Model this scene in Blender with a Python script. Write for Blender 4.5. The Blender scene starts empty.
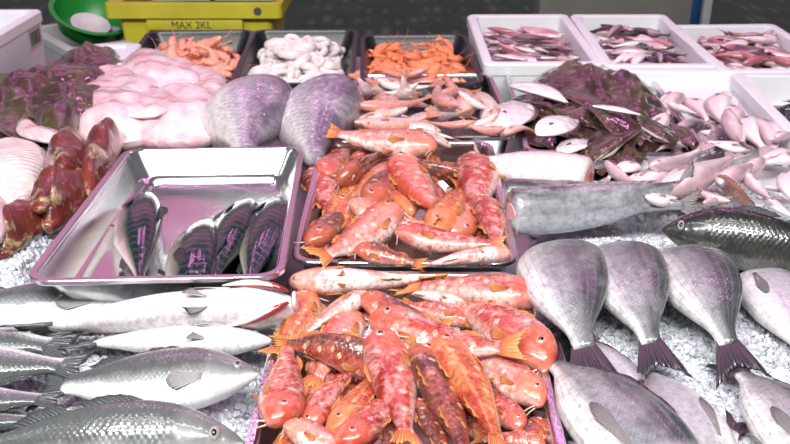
import bpy, bmesh, math, random
from mathutils import Vector, Matrix, noise
R = math.radians
PI = math.pi
scene = bpy.context.scene
COL = scene.collection
rnd = random.Random(7)

# ------------------------------------------------------------------ camera
F, TH, H = 900.0, R(24.6), 0.586
cd = bpy.data.cameras.new('camera'); cam = bpy.data.objects.new('camera', cd); COL.objects.link(cam)
cam.location = (0, 0, H); cam.rotation_euler = (PI/2 - TH, 0, 0)
cd.sensor_width = 36; cd.lens = F*36/790; cd.clip_start = 0.02
cd.dof.use_dof = True; cd.dof.focus_distance = 1.12; cd.dof.aperture_fstop = 12
scene.camera = cam
vs = scene.view_settings
vs.view_transform = 'Standard'; vs.look = 'None'; vs.gamma = 1; vs.exposure = 0.0; vs.use_curve_mapping = False

def P(px, py, h=0.0):
    """the point of the horizontal plane z=h seen at that place of the frame"""
    dx, dy = (px-395)/F, (222-py)/F
    d = Vector((dx, math.cos(TH)+dy*math.sin(TH), -math.sin(TH)+dy*math.cos(TH)))
    t = (h-H)/d.z
    return Vector((0, 0, H)) + d*t

# ------------------------------------------------------------------ node helper
def mat(name):
    m = bpy.data.materials.new(name); m.use_nodes = True
    nt = m.node_tree; nt.nodes.clear()
    return m, nt
def nd(nt, typ, ins=None, **props):
    n = nt.nodes.new('ShaderNode'+typ)
    for k, v in props.items(): setattr(n, k, v)
    for k, v in (ins or {}).items():
        s = n.inputs[k]
        if isinstance(v, bpy.types.NodeSocket): nt.links.new(v, s)
        else:
            if isinstance(v, tuple) and len(v) == 3 and s.type == 'RGBA': v = (*v, 1)
            s.default_value = v
    return n
def math_(nt, op, a, b=0.0, c=0.0, clamp=False):
    n = nd(nt, 'Math', {0: a, 1: b, 2: c}, operation=op, use_clamp=clamp); return n.outputs[0]
def ramp(nt, fac, stops, interp='LINEAR'):
    n = nd(nt, 'ValToRGB', {0: fac}); cr = n.color_ramp; cr.interpolation = interp
    while len(cr.elements) < len(stops): cr.elements.new(0.5)
    for e, (p, c) in zip(cr.elements, stops):
        e.position = p; e.color = (*c, 1) if len(c) == 3 else c
    return n.outputs[0]
def mix(nt, f, a, b, mode='MIX'):
    n = nt.nodes.new('ShaderNodeMix'); n.data_type = 'RGBA'; n.blend_type = mode
    for s, v in ((n.inputs[0], f), (n.inputs[6], a), (n.inputs[7], b)):
        if isinstance(v, bpy.types.NodeSocket): nt.links.new(v, s)
        else: s.default_value = (*v, 1) if isinstance(v, tuple) else v
    return n.outputs[2]
def noise_(nt, vec, scale, detail=3, rough=.55, dist=0.0):
    return nd(nt, 'TexNoise', {'Vector': vec, 'Scale': scale, 'Detail': detail, 'Roughness': rough, 'Distortion': dist}).outputs[0]
def bump(nt, h, strength, dist, prev=None):
    ins = {'Height': h, 'Strength': strength, 'Distance': dist}
    if prev is not None: ins['Normal'] = prev
    return nd(nt, 'Bump', ins).outputs[0]
def finish(nt, base, rough=.5, metal=0.0, nrm=None, coat=0.0, coat_r=.06, spec=.5, sss=0.0, sss_r=(.02, .008, .005), trans=0.0, emit=None, sheen=0.0):
    p = nt.nodes.new('ShaderNodeBsdfPrincipled')
    def s(k, v):
        if isinstance(v, bpy.types.NodeSocket): nt.links.new(v, p.inputs[k])
        else: p.inputs[k].default_value = (*v, 1) if (isinstance(v, tuple) and p.inputs[k].type == 'RGBA') else v
    s('Base Color', base); s('Roughness', rough); s('Metallic', metal); s('Coat Weight', coat); s('Coat Roughness', coat_r)
    s('Specular IOR Level', spec); s('Transmission Weight', trans)
    if sss: s('Subsurface Weight', sss); p.inputs['Subsurface Radius'].default_value = sss_r; p.inputs['Subsurface Scale'].default_value = 1
    if nrm is not None: s('Normal', nrm); s('Coat Normal', nrm)
    o = nt.nodes.new('ShaderNodeOutputMaterial'); nt.links.new(p.outputs[0], o.inputs[0])
def simple(name, col, rough=.5, metal=0.0, bscale=None, bstr=.2, bdist=.001, coat=0.0, vary=.12, **k):
    m, nt = mat(name); tc = nd(nt, 'TexCoord').outputs['Object']
    n = noise_(nt, tc, 9, 4)
    dark = tuple(c*(1-vary) for c in col); lite = tuple(min(1, c*(1+vary*.6)) for c in col)
    base = ramp(nt, n, [(.3, dark), (.7, lite)])
    nb = bump(nt, noise_(nt, tc, bscale, 3), bstr, bdist) if bscale else None
    finish(nt, base, rough, metal, nb, coat, **k); return m

# ------------------------------------------------------------------ mesh helpers
def mesh_obj(name, verts, faces, m, parent=None, uvs=None, smooth=True, sharp=None, link=True):
    me = bpy.data.meshes.new(name); me.from_pydata([tuple(v) for v in verts], [], faces)
    if uvs:
        for nm, data in uvs.items():
            l = me.uv_layers.new(name=nm); 
            buf = [0.0]*(2*len(me.loops))
            for i, lp in enumerate(me.loops):
                a = data[lp.vertex_index]; buf[2*i] = a[0]; buf[2*i+1] = a[1]
            l.data.foreach_set('uv', buf)
    bm = bmesh.new(); bm.from_mesh(me); bmesh.ops.recalc_face_normals(bm, faces=bm.faces); bm.to_mesh(me); bm.free()
    if smooth: me.polygons.foreach_set('use_smooth', [True]*len(me.polygons))
    if sharp: me.set_sharp_from_angle(angle=R(sharp))
    if m: me.materials.append(m)
    if not link: return me
    o = bpy.data.objects.new(name, me); COL.objects.link(o)
    if parent: o.parent = parent
    return o
def tag(o, label, cat, group=None, kind=None):
    if label: o['label'] = label
    if cat: o['category'] = cat
    if group: o['group'] = group
    if kind: o['kind'] = kind
    return o
def empty(name, M, label, cat, group=None):
    o = bpy.data.objects.new(name, None); COL.objects.link(o); o.empty_display_size = .02
    o.matrix_world = M; return tag(o, label, cat, group)
class MB:
    def __init__(s): s.v = []; s.f = []
    def box(s, x0, x1, y0, y1, z0, z1):
        b = len(s.v); s.v += [(x, y, z) for z in (z0, z1) for x, y in ((x0, y0), (x1, y0), (x1, y1), (x0, y1))]
        s.f += [tuple(b+i for i in q) for q in ((0, 3, 2, 1), (4, 5, 6, 7), (0, 1, 5, 4), (1, 2, 6, 5), (2, 3, 7, 6), (3, 0, 4, 7))]; return s
    def build(s, name, m, parent=None, bevel=.004, smooth=True):
        me = bpy.data.meshes.new(name); me.from_pydata(s.v, [], s.f)
        bm = bmesh.new(); bm.from_mesh(me)
        bmesh.ops.recalc_face_normals(bm, faces=bm.faces)
        if bevel: bmesh.ops.bevel(bm, geom=bm.edges[:], offset=bevel, segments=2, affect='EDGES', profile=.6)
        bm.to_mesh(me); bm.free()
        if smooth: me.polygons.foreach_set('use_smooth', [True]*len(me.polygons)); me.set_sharp_from_angle(angle=R(35))
        me.materials.append(m)
        o = bpy.data.objects.new(name, me); COL.objects.link(o)
        if parent: o.parent = parent
        return o
def rrect(W, L, ins, r, z, n=6):
    w, l = W/2-ins, L/2-ins; r = max(.0005, min(r, w*.98, l*.98)); pts = []
    for cx, cy, a0 in ((w-r, -l+r, -90), (w-r, l-r, 0), (-w+r, l-r, 90), (-w+r, -l+r, 180)):
        for i in range(n+1):
            a = R(a0+90*i/n); pts.append((cx+r*math.cos(a), cy+r*math.sin(a), z))
    return pts
def loops_mesh(loops, cap0=True, cap1=True):
    v, f = [], []; n = len(loops[0])
    for lp in loops: v += lp
    for k in range(len(loops)-1):
        for i in range(n):
            j = (i+1) % n; f.append((k*n+i, k*n+j, (k+1)*n+j, (k+1)*n+i))
    if cap0: f.append(tuple(range(n)))
    if cap1: f.append(tuple(range((len(loops)-1)*n, len(loops)*n)))
    return v, f
def tube(path, rad, n=6):
    """closed tube along points; rad a number or a list"""
    v, f = [], []; path = [Vector(p) for p in path]; k = len(path)
    for i, p in enumerate(path):
        t = (path[min(i+1, k-1)]-path[max(i-1, 0)]).normalized()
        a = t.cross(Vector((0, 0, 1))); a = a if a.length > .05 else t.cross(Vector((1, 0, 0))); a.normalize(); b = t.cross(a)
        r = rad[i] if isinstance(rad, (list, tuple)) else rad
        for j in range(n):
            q = 2*PI*j/n; v.append(p + a*r*math.cos(q) + b*r*math.sin(q))
    for i in range(k-1):
        for j in range(n): f.append((i*n+j, i*n+(j+1) % n, (i+1)*n+(j+1) % n, (i+1)*n+j))
    f.append(tuple(range(n))); f.append(tuple(range((k-1)*n, k*n)))
    return v, f
def crom(t, ps):
    """monotone-ish interpolation of rows (t, a, b, c ...)"""
    for i in range(len(ps)-1):
        if t <= ps[i+1][0] or i == len(ps)-2: break
    p0, p1, p2, p3 = ps[max(i-1, 0)], ps[i], ps[i+1], ps[min(i+2, len(ps)-1)]
    h = p2[0]-p1[0]; s = min(1, max(0, (t-p1[0])/h)); out = []
    for k in range(1, len(p1)):
        d1 = (p2[k]-p0[k])/max(1e-6, p2[0]-p0[0])*h; d2 = (p3[k]-p1[k])/max(1e-6, p3[0]-p1[0])*h
        out.append((2*s**3-3*s*s+1)*p1[k]+(s**3-2*s*s+s)*d1+(-2*s**3+3*s*s)*p2[k]+(s**3-s*s)*d2)
    return out

# ------------------------------------------------------------------ materials
def metal_mat(name, col=(.74, .74, .75), rough=.3):
    m, nt = mat(name); tc = nd(nt, 'TexCoord').outputs['Object']
    st = nd(nt, 'Mapping', {'Vector': tc, 'Scale': (1, 14, 1)}).outputs[0]
    a = noise_(nt, st, 30, 4); b = noise_(nt, tc, 7, 4)
    r = math_(nt, 'MULTIPLY_ADD', b, .25, rough-.12)
    finish(nt, ramp(nt, b, [(.3, tuple(c*.85 for c in col)), (.7, col)]), r, 1.0, bump(nt, a, .12, .0006, bump(nt, noise_(nt, tc, 160, 2), .12, .0004)))
    return m
M = {}
M['steel'] = metal_mat('brushed steel', rough=.20)
M['steel_worn'] = metal_mat('worn steel', (.62, .62, .64), .4)
M['foam'] = simple('white foam', (.70, .70, .72), .55, bscale=420, bstr=.25, bdist=.0008, vary=.05, sss=.1)
M['foam_grey'] = simple('greyed foam', (.46, .48, .47), .6, bscale=300, bstr=.3, vary=.1)
M['black_plastic'] = simple('black plastic', (.014, .013, .017), .32, bscale=90, bstr=.1)
M['yellow_plastic'] = simple('yellow plastic', (.52, .46, .03), .42, bscale=60, bstr=.1)
M['green_plastic'] = simple('green plastic', (.01, .22, .03), .35)
M['blue_plastic'] = simple('blue plastic', (.01, .08, .26), .4)
M['ink'] = simple('dark print', (.06, .06, .04), .6)
M['label_grey'] = simple('grey printed label', (.36, .31, .37), .5)
M['white_paint'] = simple('white paint', (.62, .61, .6), .45)
M['carton'] = simple('grey carton', (.16, .165, .14), .7)
M['film'] = simple('clouded plastic film', (.55, .48, .55), .25, bscale=40, bstr=.6, bdist=.01, trans=.35)
M['pupil'] = simple('pupil', (.006, .006, .008), .05, coat=1.0)
M['eye_pink'] = simple('pink eye', (.62, .25, .20), .12, coat=1.0)
M['eye_silver'] = simple('silver eye', (.42, .40, .36), .15, metal=.3, coat=1.0)
M['barbel'] = simple('barbel', (.75, .55, .45), .35)
M['shrimp'] = None

def fish_mat(name, back, flank, belly, blotch=None, blotch_amt=.5, blotch_scale=7, scale_n=60, scale_col=None, scale_amt=.3,
             head=None, b1=.25, b2=.75, rough=.3, metal=0.0, coat=.6, stripes=None, lines=None, bumpk=1.0, fleck=None, sss=0.0, midcol=None, wet=.7, lateral=None, grain=.45):
    m, nt = mat(name)
    uv = nd(nt, 'UVMap', uv_map='uv').outputs[0]; sx = nd(nt, 'SeparateXYZ', {0: uv}); U, V = sx.outputs[0], sx.outputs[1]
    sc = nd(nt, 'UVMap', uv_map='scl').outputs[0]
    tc = nd(nt, 'TexCoord').outputs['Object']
    rv = nd(nt, 'ObjectInfo').outputs['Random']
    off = nd(nt, 'VectorMath', {0: tc, 1: nd(nt, 'CombineXYZ', {0: math_(nt, 'MULTIPLY', rv, 37.), 1: math_(nt, 'MULTIPLY', rv, 13.)}).outputs[0]}, operation='ADD').outputs[0]
    nz = noise_(nt, off, 9, 4, .6)
    # height on the flank 0 belly .. 1 back, wobbled
    hgt = math_(nt, 'ADD', math_(nt, 'MULTIPLY_ADD', V, .5, .5), math_(nt, 'MULTIPLY_ADD', nz, .24, -.12), clamp=True)
    st = [(max(0, b1-.16), belly), (b1+.08, flank)]
    if midcol: st.append(((b1+b2)/2, midcol))
    st += [(b2-.08, flank if not midcol else midcol), (min(1, b2+.14), back)]
    base = ramp(nt, hgt, st)
    if blotch:
        bn = noise_(nt, nd(nt, 'Mapping', {'Vector': off, 'Scale': (.7, 1, 1.9)}).outputs[0], blotch_scale, 5, .66, .6)
        bf = math_(nt, 'MULTIPLY', ramp(nt, bn, [(.44, (0, 0, 0)), (.62, (1, 1, 1))]), blotch_amt)
        base = mix(nt, bf, base, blotch)
    if lines:      # lengthwise lines (col, count, amount)
        w = math_(nt, 'SINE', math_(nt, 'ADD', math_(nt, 'MULTIPLY', V, lines[1]), math_(nt, 'MULTIPLY', nz, 3.)))
        base = mix(nt, math_(nt, 'MULTIPLY', ramp(nt, w, [(.55, (0, 0, 0)), (.95, (1, 1, 1))]), lines[2]), base, lines[0])
    if stripes:    # crosswise wavy bars on the back (col, count)
        w = math_(nt, 'SINE', math_(nt, 'ADD', math_(nt, 'MULTIPLY', U, stripes[1]), math_(nt, 'ADD', math_(nt, 'MULTIPLY', math_(nt, 'SINE', math_(nt, 'MULTIPLY', V, 12.)), .9), math_(nt, 'MULTIPLY', nz, 4.))))
        mask = ramp(nt, hgt, [(.40, (0, 0, 0)), (.50, (1, 1, 1))])
        f = math_(nt, 'MULTIPLY', ramp(nt, w, [(.45, (0, 0, 0)), (.7, (1, 1, 1))]), mask)
        base = mix(nt, f, base, stripes[0])
    if lateral:
        lf = math_(nt, 'COMPARE', V, .12, .035)
        base = mix(nt, math_(nt, 'MULTIPLY', lf, .5), base, lateral)
    gr = noise_(nt, off, 38, 4, .65)
    base = mix(nt, grain, base, ramp(nt, gr, [(.36, (.30, .28, .30)), (.5, (.78, .78, .78)), (.62, (1, 1, 1))]), 'MULTIPLY')
    # scales: staggered cells
    vo = nd(nt, 'TexVoronoi', {'Vector': nd(nt, 'Mapping', {'Vector': sc, 'Rotation': (0, 0, .785)}).outputs[0], 'Scale': scale_n, 'Randomness': .22}, voronoi_dimensions='2D', feature='F1')
    d = vo.outputs['Distance']
    headm = ramp(nt, math_(nt, 'ADD', U, math_(nt, 'MULTIPLY', math_(nt, 'POWER', math_(nt, 'ABSOLUTE', V), 2.), .04)), [(.20, (0, 0, 0)), (.24, (1, 1, 1))])
    if scale_col:
        sf = math_(nt, 'MULTIPLY', math_(nt, 'MULTIPLY', ramp(nt, d, [(.3, (0, 0, 0)), (.62, (1, 1, 1))]), scale_amt), headm)
        sf = math_(nt, 'MULTIPLY', sf, ramp(nt, hgt, [(.16, (0, 0, 0)), (.5, (1, 1, 1))]))
        base = mix(nt, sf, base, scale_col)
    if fleck:      # single pale or bright scales
        fl = ramp(nt, vo.outputs['Color'], [(.80, (0, 0, 0)), (.90, (1, 1, 1))])
        base = mix(nt, math_(nt, 'MULTIPLY', math_(nt, 'MULTIPLY', fl, fleck[1]), headm), base, fleck[0])
    if head:
        base = mix(nt, math_(nt, 'MULTIPLY', math_(nt, 'SUBTRACT', 1., headm), head[1]), base, head[0])
    b1_ = bump(nt, math_(nt, 'MULTIPLY', d, math_(nt, 'MULTIPLY', headm, -1.)), .5*bumpk, .0008)
    b2_ = bump(nt, noise_(nt, off, 20, 2, .5), .5*bumpk, .0022, b1_)
    rr = math_(nt, 'MULTIPLY_ADD', noise_(nt, off, 22, 3), .3, rough-.17)
    finish(nt, base, rr, metal, b2_, coat, .045, sss=sss)
    return m
def fin_mat(name, root, tip, rough=.35, rays=70.):
    m, nt = mat(name); uv = nd(nt, 'UVMap', uv_map='uv').outputs[0]; sx = nd(nt, 'SeparateXYZ', {0: uv})
    w = math_(nt, 'SINE', math_(nt, 'MULTIPLY', sx.outputs[0], rays))
    base = ramp(nt, sx.outputs[1], [(.1, root), (.9, tip)])
    base = mix(nt, math_(nt, 'MULTIPLY_ADD', w, .18, .2), base, tuple(c*.45 for c in root))
    finish(nt, base, rough, 0, bump(nt, w, .7, .0012), .4)
    return m

M['mullet_red'] = fish_mat('red mullet skin', (.30, .022, .014), (.54, .075, .05), (.78, .46, .40), (.80, .42, .36), .65, 10, 34, (.28, .03, .02), .3, grain=.8, head=((.58, .10, .055), .6), fleck=((.86, .58, .48), .55), rough=.28, coat=.5)
M['mullet_pale'] = fish_mat('pale red mullet skin', (.52, .07, .045), (.76, .33, .28), (.88, .76, .73), (.66, .12, .06), .75, 8, 34, (.50, .12, .08), .3, grain=.7, head=((.66, .18, .10), .55), fleck=((.88, .72, .62), .5), rough=.3, coat=.5)
M['mullet_brown'] = fish_mat('brown backed red mullet skin', (.12, .04, .03), (.42, .07, .05), (.78, .40, .34), (.58, .15, .11), .6, 11, 34, (.10, .025, .02), .55, grain=.8, head=((.5, .12, .06), .6), b1=.15, b2=.62, fleck=((.82, .56, .30), .7), rough=.28, coat=.55)
M['mullet_orange'] = fish_mat('orange striped red mullet skin', (.42, .05, .03), (.64, .13, .07), (.84, .58, .52), (.76, .30, .10), .6, 8, 34, (.38, .05, .03), .3, grain=.8, head=((.72, .20, .08), .6), lines=((.85, .45, .10), 9., .4), fleck=((.88, .6, .42), .5), rough=.3, coat=.5)
M['mullet_fin'] = fin_mat('red mullet fin', (.70, .16, .06), (.80, .36, .12))
M['bass'] = fish_mat('sea bass skin', (.09, .10, .10), (.60, .61, .61), (.86, .86, .86), None, 0, 7, 64, (.10, .10, .10), .5, head=((.30, .28, .28), .3), b1=.28, b2=.46, rough=.28, metal=.05, coat=.6, midcol=(.38, .39, .39), grain=.3)
M['bass_belly'] = fish_mat('white sea bass skin', (.22, .23, .23), (.70, .70, .71), (.82, .81, .82), (.74, .34, .34), .22, 5, 58, (.35, .33, .32), .35, b1=.5, b2=.86, rough=.32, coat=.4)
M['bass_fin'] = fin_mat('dark bass fin', (.10, .11, .11), (.05, .055, .06))
M['bream'] = fish_mat('sea bream skin', (.05, .055, .06), (.25, .26, .27), (.78, .77, .77), (.44, .44, .44),   .4, 5, 78, (.08, .08, .09), .4, head=((.45, .44, .46), .4), lines=((.22, .22, .23), 34., .35), b1=.32, b2=.60, rough=.32, metal=.1, coat=.45, grain=.5)
M['bream_pale'] = fish_mat('pale sea bream skin', (.20, .18, .20), (.46, .44, .47), (.82, .79, .80), (.60, .52, .56), .4, 5, 78, (.22, .20, .24), .3, lines=((.40, .38, .42), 34., .3), b1=.42, b2=.8, rough=.34, metal=.1, coat=.4)
M['bass_fin_pair'] = fin_mat('grey paired bass fin', (.62, .60, .60), (.36, .34, .35))
M['bream_fin_pair'] = fin_mat('grey paired bream fin', (.40, .36, .36), (.24, .22, .23))
M['bream_fin'] = fin_mat('dark bream fin', (.10, .06, .09), (.035, .025, .035))
M['bream_fin_pale'] = fin_mat('grey bream fin', (.38, .34, .34), (.22, .2, .2))
M['mackerel'] = fish_mat('mackerel skin', (.006, .012, .015), (.22, .20, .15), (.84, .81, .74), None, 0, 8, 90, None, 0, b1=.18, b2=.36, grain=.1, rough=.2, metal=.0, coat=.5, stripes=((.022, .04, .042), 150.), bumpk=.35)
M['mackerel_fin'] = fin_mat('mackerel fin', (.05, .055, .06), (.03, .03, .035))
M['whiting'] = fish_mat('pink whiting skin', (.40, .28, .31), (.82, .66, .69), (.90, .84, .85), (.82, .50, .54), .35, 5, 60, (.4, .25, .28), .15, b1=.3, b2=.8, rough=.24, coat=.8, bumpk=.3, grain=.15)
M['whiting_tan'] = fish_mat('tan fish skin', (.30, .15, .11), (.55, .30, .24), (.80, .62, .58), None, 0, 5, 60, (.3, .15, .12), .2, b1=.2, b2=.75, rough=.28, coat=.7, bumpk=.5)
M['pinkfish'] = fish_mat('small pink fish skin', (.62, .26, .22), (.76, .46, .44), (.84, .70, .68), (.80, .34, .22), .6, 4, 60, (.5, .2, .16), .2, b1=.25, b2=.75, rough=.3, coat=.6, bumpk=.6)
M['pinkfish_grey'] = fish_mat('small grey pink fish skin', (.46, .36, .34), (.66, .52, .48), (.84, .76, .72), (.76, .42, .36), .35, 4, 60, None, 0, b1=.25, b2=.75, rough=.3, coat=.6, bumpk=.6)
M['pinkfish_fin'] = fin_mat('small pink fish fin', (.82, .28, .16), (.85, .40, .28))
M['whiting_fin'] = fin_mat('pale pink fin', (.66, .48, .50), (.6, .42, .44))
M['sardine'] = fish_mat('sardine skin', (.05, .045, .06), (.42, .32, .36), (.78, .62, .66), None, 0, 5, 50, (.1, .08, .1), .2, b1=.3, b2=.55, rough=.22, metal=.25, coat=.7, bumpk=.6)
M['anchovy'] = fish_mat('anchovy skin', (.14, .07, .09), (.50, .34, .38), (.80, .64, .68), None, 0, 5, 50, None, 0, b1=.25, b2=.6, rough=.22, metal=.2, coat=.7, bumpk=.6)
M['rosefish'] = fish_mat('rosy small fish skin', (.42, .14, .16), (.70, .38, .42), (.82, .62, .64), (.5, .2, .24), .5, 4, 50, None, 0, b1=.3, b2=.65, rough=.24, metal=.1, coat=.7, bumpk=.6)
M['hake'] = fish_mat('hake skin', (.07, .06, .07), (.22, .225, .24), (.42, .45, .49), (.60, .60, .64), .5, 5, 70, (.2, .2, .2), .2, b1=.30, b2=.74, rough=.25, metal=.1, coat=.7, bumpk=.7)
M['hake_pink'] = fish_mat('skinned pink fish', (.62, .48, .50), (.80, .68, .70), (.86, .78, .80), (.80, .50, .52), .4, 5, 70, None, 0, rough=.25, coat=.8, bumpk=.7)
M['darkbass'] = fish_mat('dark whole fish skin', (.008, .010, .011), (.03, .034, .032), (.20, .21, .19), (.07, .06, .04), .4, 9, 56, (.01, .012, .012), .6, b1=.16, b2=.42, rough=.3, metal=.0, coat=.6)
M['corvina'] = fish_mat('scaled silver violet skin', (.16, .12, .17), (.42, .36, .43), (.82, .76, .76), (.60, .52, .58), .5, 5, 38, (.12, .09, .13), .5, b1=.50, b2=.70, rough=.3, metal=.12, coat=.6)
M['red_flesh'] = simple('raw cut flesh', (.70, .42, .42), .3, bscale=40, bstr=.5, bdist=.004, coat=.7, vary=.3)
M['blood'] = simple('dark red flesh', (.30, .03, .03), .25, coat=.8, vary=.3)
M['mouth'] = simple('pale mouth skin', (.82, .74, .74), .3, bscale=40, bstr=.4, bdist=.003, coat=.6, vary=.1)

def flat_mat():
    m, nt = mat('dark flatfish skin')
    sd = nd(nt, 'SeparateXYZ', {0: nd(nt, 'UVMap', uv_map='side').outputs[0]}).outputs[0]
    tc = nd(nt, 'TexCoord').outputs['Object']; rv = nd(nt, 'ObjectInfo').outputs['Random']
    off = nd(nt, 'VectorMath', {0: tc, 1: nd(nt, 'CombineXYZ', {0: math_(nt, 'MULTIPLY', rv, 37.)}).outputs[0]}, operation='ADD').outputs[0]
    n = noise_(nt, off, 6, 5, .65, .5)
    dark = ramp(nt, n, [(.30, (.015, .006, .006)), (.48, (.055, .024, .02)), (.60, (.075, .06, .025)), (.75, (.20, .16, .09))])
    pale = ramp(nt, n, [(.3, (.62, .50, .50)), (.6, (.82, .76, .77))])
    f = ramp(nt, sd, [(.45, (0, 0, 0)), (.55, (1, 1, 1))])
    b = bump(nt, noise_(nt, off, 9, 2, .5), .8, .0035, bump(nt, noise_(nt, off, 34, 2), .5, .0007))
    finish(nt, mix(nt, f, dark, pale), .2, 0, b, 1.0, .04); return m
M['flatfish'] = flat_mat()
M['flat_fin'] = fin_mat('flatfish fin', (.16, .07, .06), (.1, .05, .04))

def lump_mat(name, stops, rough=.25, coat=.8, s1=7, b=(14, .6, .012), ribs=None, spots=None, sss=0.0):
    m, nt = mat(name); tc = nd(nt, 'TexCoord').outputs['Object']
    n = noise_(nt, tc, s1, 5, .6, .8); base = ramp(nt, n, stops)
    if spots:
        v = noise_(nt, tc, spots[1], 5, .7, .4)
        base = mix(nt, ramp(nt, v, [(.56, (0, 0, 0)), (.63, (1, 1, 1))]), base, spots[0])
    nb = bump(nt, noise_(nt, tc, b[0], 4, .6, .8), b[1], b[2], bump(nt, noise_(nt, tc, 70, 3), .5, .0022))
    if ribs:
        w = math_(nt, 'SINE', math_(nt, 'MULTIPLY', nd(nt, 'SeparateXYZ', {0: nd(nt, 'Mapping', {'Vector': tc, 'Rotation': (0, 0, ribs[1])}).outputs[0]}).outputs[0], ribs[0]))
        nb = bump(nt, w, .5, .002, nb)
    finish(nt, base, rough, 0, nb, coat, .04, sss=sss); return m
M['skate'] = lump_mat('pale pink raw skate', [(.30, (.55, .20, .22)), (.44, (.70, .45, .47)), (.60, (.77, .64, .65))], .25, .9, 9, (14, .7, .010))
M['skate_rib'] = lump_mat('ribbed pale fish belly', [(.3, (.62, .44, .40)), (.5, (.80, .70, .66)), (.7, (.85, .80, .78))], .28, .8, 6, (9, .4, .01), (700., .6))
M['darkred'] = lump_mat('glossy dark red skin', [(.3, (.05, .006, .006)), (.5, (.14, .02, .012)), (.72, (.26, .05, .025))], .3, 1.0, 6, (22, .5, .01), spots=((.40, .30, .16), 16))
M['slime'] = lump_mat('dark slimy skin', [(.30, (.015, .006, .006)), (.48, (.055, .022, .018)), (.60, (.07, .055, .022)), (.75, (.20, .16, .09))], .3, 1.0, 9, (20, .5, .006))
M['shrimp'] = lump_mat('orange prawn shell', [(.3, (.80, .13, .04)), (.55, (.88, .28, .11)), (.8, (.90, .50, .32))], .28, .6, 30, (60, .4, .003))
M['shrimp_pink'] = lump_mat('peach prawn shell', [(.3, (.80, .20, .10)), (.5, (.86, .36, .24)), (.75, (.88, .62, .52))], .28, .6, 30, (60, .4, .003))
M['squid'] = lump_mat('white squid', [(.3, (.82, .70, .66)), (.6, (.90, .84, .82))], .3, .6, 20, (40, .4, .004), sss=.15)
def ice_mat():
    m, nt = mat('crushed ice'); tc = nd(nt, 'TexCoord').outputs['Object']
    v = nd(nt, 'TexVoronoi', {'Vector': tc, 'Scale': 95., 'Randomness': 1.})
    v2 = nd(nt, 'TexVoronoi', {'Vector': tc, 'Scale': 230., 'Randomness': 1.})
    base = ramp(nt, v.outputs['Color'], [(.2, (.58, .58, .62)), (.8, (.74, .74, .78))])
    nb = bump(nt, v.outputs['Distance'], .9, .006, bump(nt, v2.outputs['Distance'], .7, .003))
    finish(nt, base, .2, 0, nb, .5, .08, sss=.2); return m
M['ice'] = ice_mat()
def cobble():
    m, nt = mat('dark paving setts'); tc = nd(nt, 'TexCoord').outputs['Object']
    v = nd(nt, 'TexVoronoi', {'Vector': nd(nt, 'Mapping', {'Vector': tc, 'Scale': (1.5, .38, 1)}).outputs[0], 'Scale': 6., 'Randomness': .4})
    d = v.outputs['Distance']
    base = mix(nt, .5, ramp(nt, v.outputs['Color'], [(.2, (.045, .045, .036)), (.8, (.11, .105, .09))]), ramp(nt, d, [(.15, (.30, .30, .25)), (.42, (.01, .01, .009))]))
    finish(nt, base, .45, 0, bump(nt, d, -1.0, .03), .2); return m
M['cobble'] = cobble()
M['table_top'] = simple('grey table top', (.10, .11, .12), .5)

# ------------------------------------------------------------------ the fish
SP = {}
SP['mullet'] = dict(prof=[(0, .004, .004, .003), (.015, .034, .028, .024), (.05, .074, .044, .043), (.11, .104, .062, .058), (.19, .119, .084, .066), (.30, .116, .095, .069), (.44, .100, .086, .060), (.58, .076, .063, .045), (.70, .050, .042, .029), (.78, .036, .031, .019), (.83, .036, .033, .011)],
    tail=(.81, .033, .085, .18, .40), dors=[(.26, .40, .016), (.56, .68, .016)], anal=(.56, .67, .015), pect=(.245, -.35, .11, .024), pelv=(.30, .06), eye=(.105, .50, .023), barb=True, gill=.205)
SP['bass'] = dict(prof=[(0, .004, .004, .003), (.015, .016, .014, .012), (.06, .040, .034, .026), (.13, .070, .058, .042), (.21, .092, .078, .054), (.32, .104, .090, .060), (.46, .098, .088, .057), (.60, .076, .068, .044), (.72, .048, .044, .028), (.80, .033, .032, .018), (.84, .034, .034, .010)],
    tail=(.82, .033, .09, .15, .40), dors=[(.30, .50, .018), (.55, .70, .02)], anal=(.58, .69, .02), pect=(.235, -.25, .13, .028), pelv=(.28, .09), eye=(.085, .42, .017), gill=.215)
SP['gaping'] = dict(SP['bass'], prof=[(0, .026, .034, .020), (.02, .050, .060, .036), (.07, .068, .080, .050), (.13, .080, .088, .060), (.21, .090, .088, .062), (.32, .100, .090, .060), (.46, .094, .086, .056), (.60, .072, .066, .044), (.72, .046, .043, .028), (.80, .032, .031, .018), (.84, .033, .033, .010)])
SP['bream'] = dict(prof=[(0, .006, .006, .004), (.015, .040, .030, .022), (.05, .088, .062, .040), (.11, .136, .098, .056), (.19, .172, .128, .068), (.30, .186, .150, .076), (.42, .176, .146, .074), (.55, .150, .128, .062), (.66, .100, .086, .042), (.75, .050, .044, .024), (.82, .036, .036, .012)],
    tail=(.80, .036, .095, .17, .40), dors=[(.28, .68, .014)], anal=(.52, .68, .014), pect=(.245, -.25, .22, .030), pelv=(.30, .10), eye=(.105, .42, .022), gill=.215)
SP['mackerel'] = dict(prof=[(0, .003, .003, .003), (.02, .020, .018, .014), (.07, .044, .040, .032), (.14, .068, .062, .048), (.24, .086, .084, .060), (.36, .092, .094, .066), (.50, .084, .088, .060), (.64, .058, .060, .044), (.76, .032, .032, .024), (.85, .014, .014, .013), (.90, .012, .012, .009)],
    tail=(.88, .013, .10, .12, .62), dors=[(.32, .44, .04)], anal=(.62, .70, .02), pect=(.23, .05, .09, .018), pelv=(.28, .05), eye=(.075, .3, .014), gill=.20)
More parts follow.
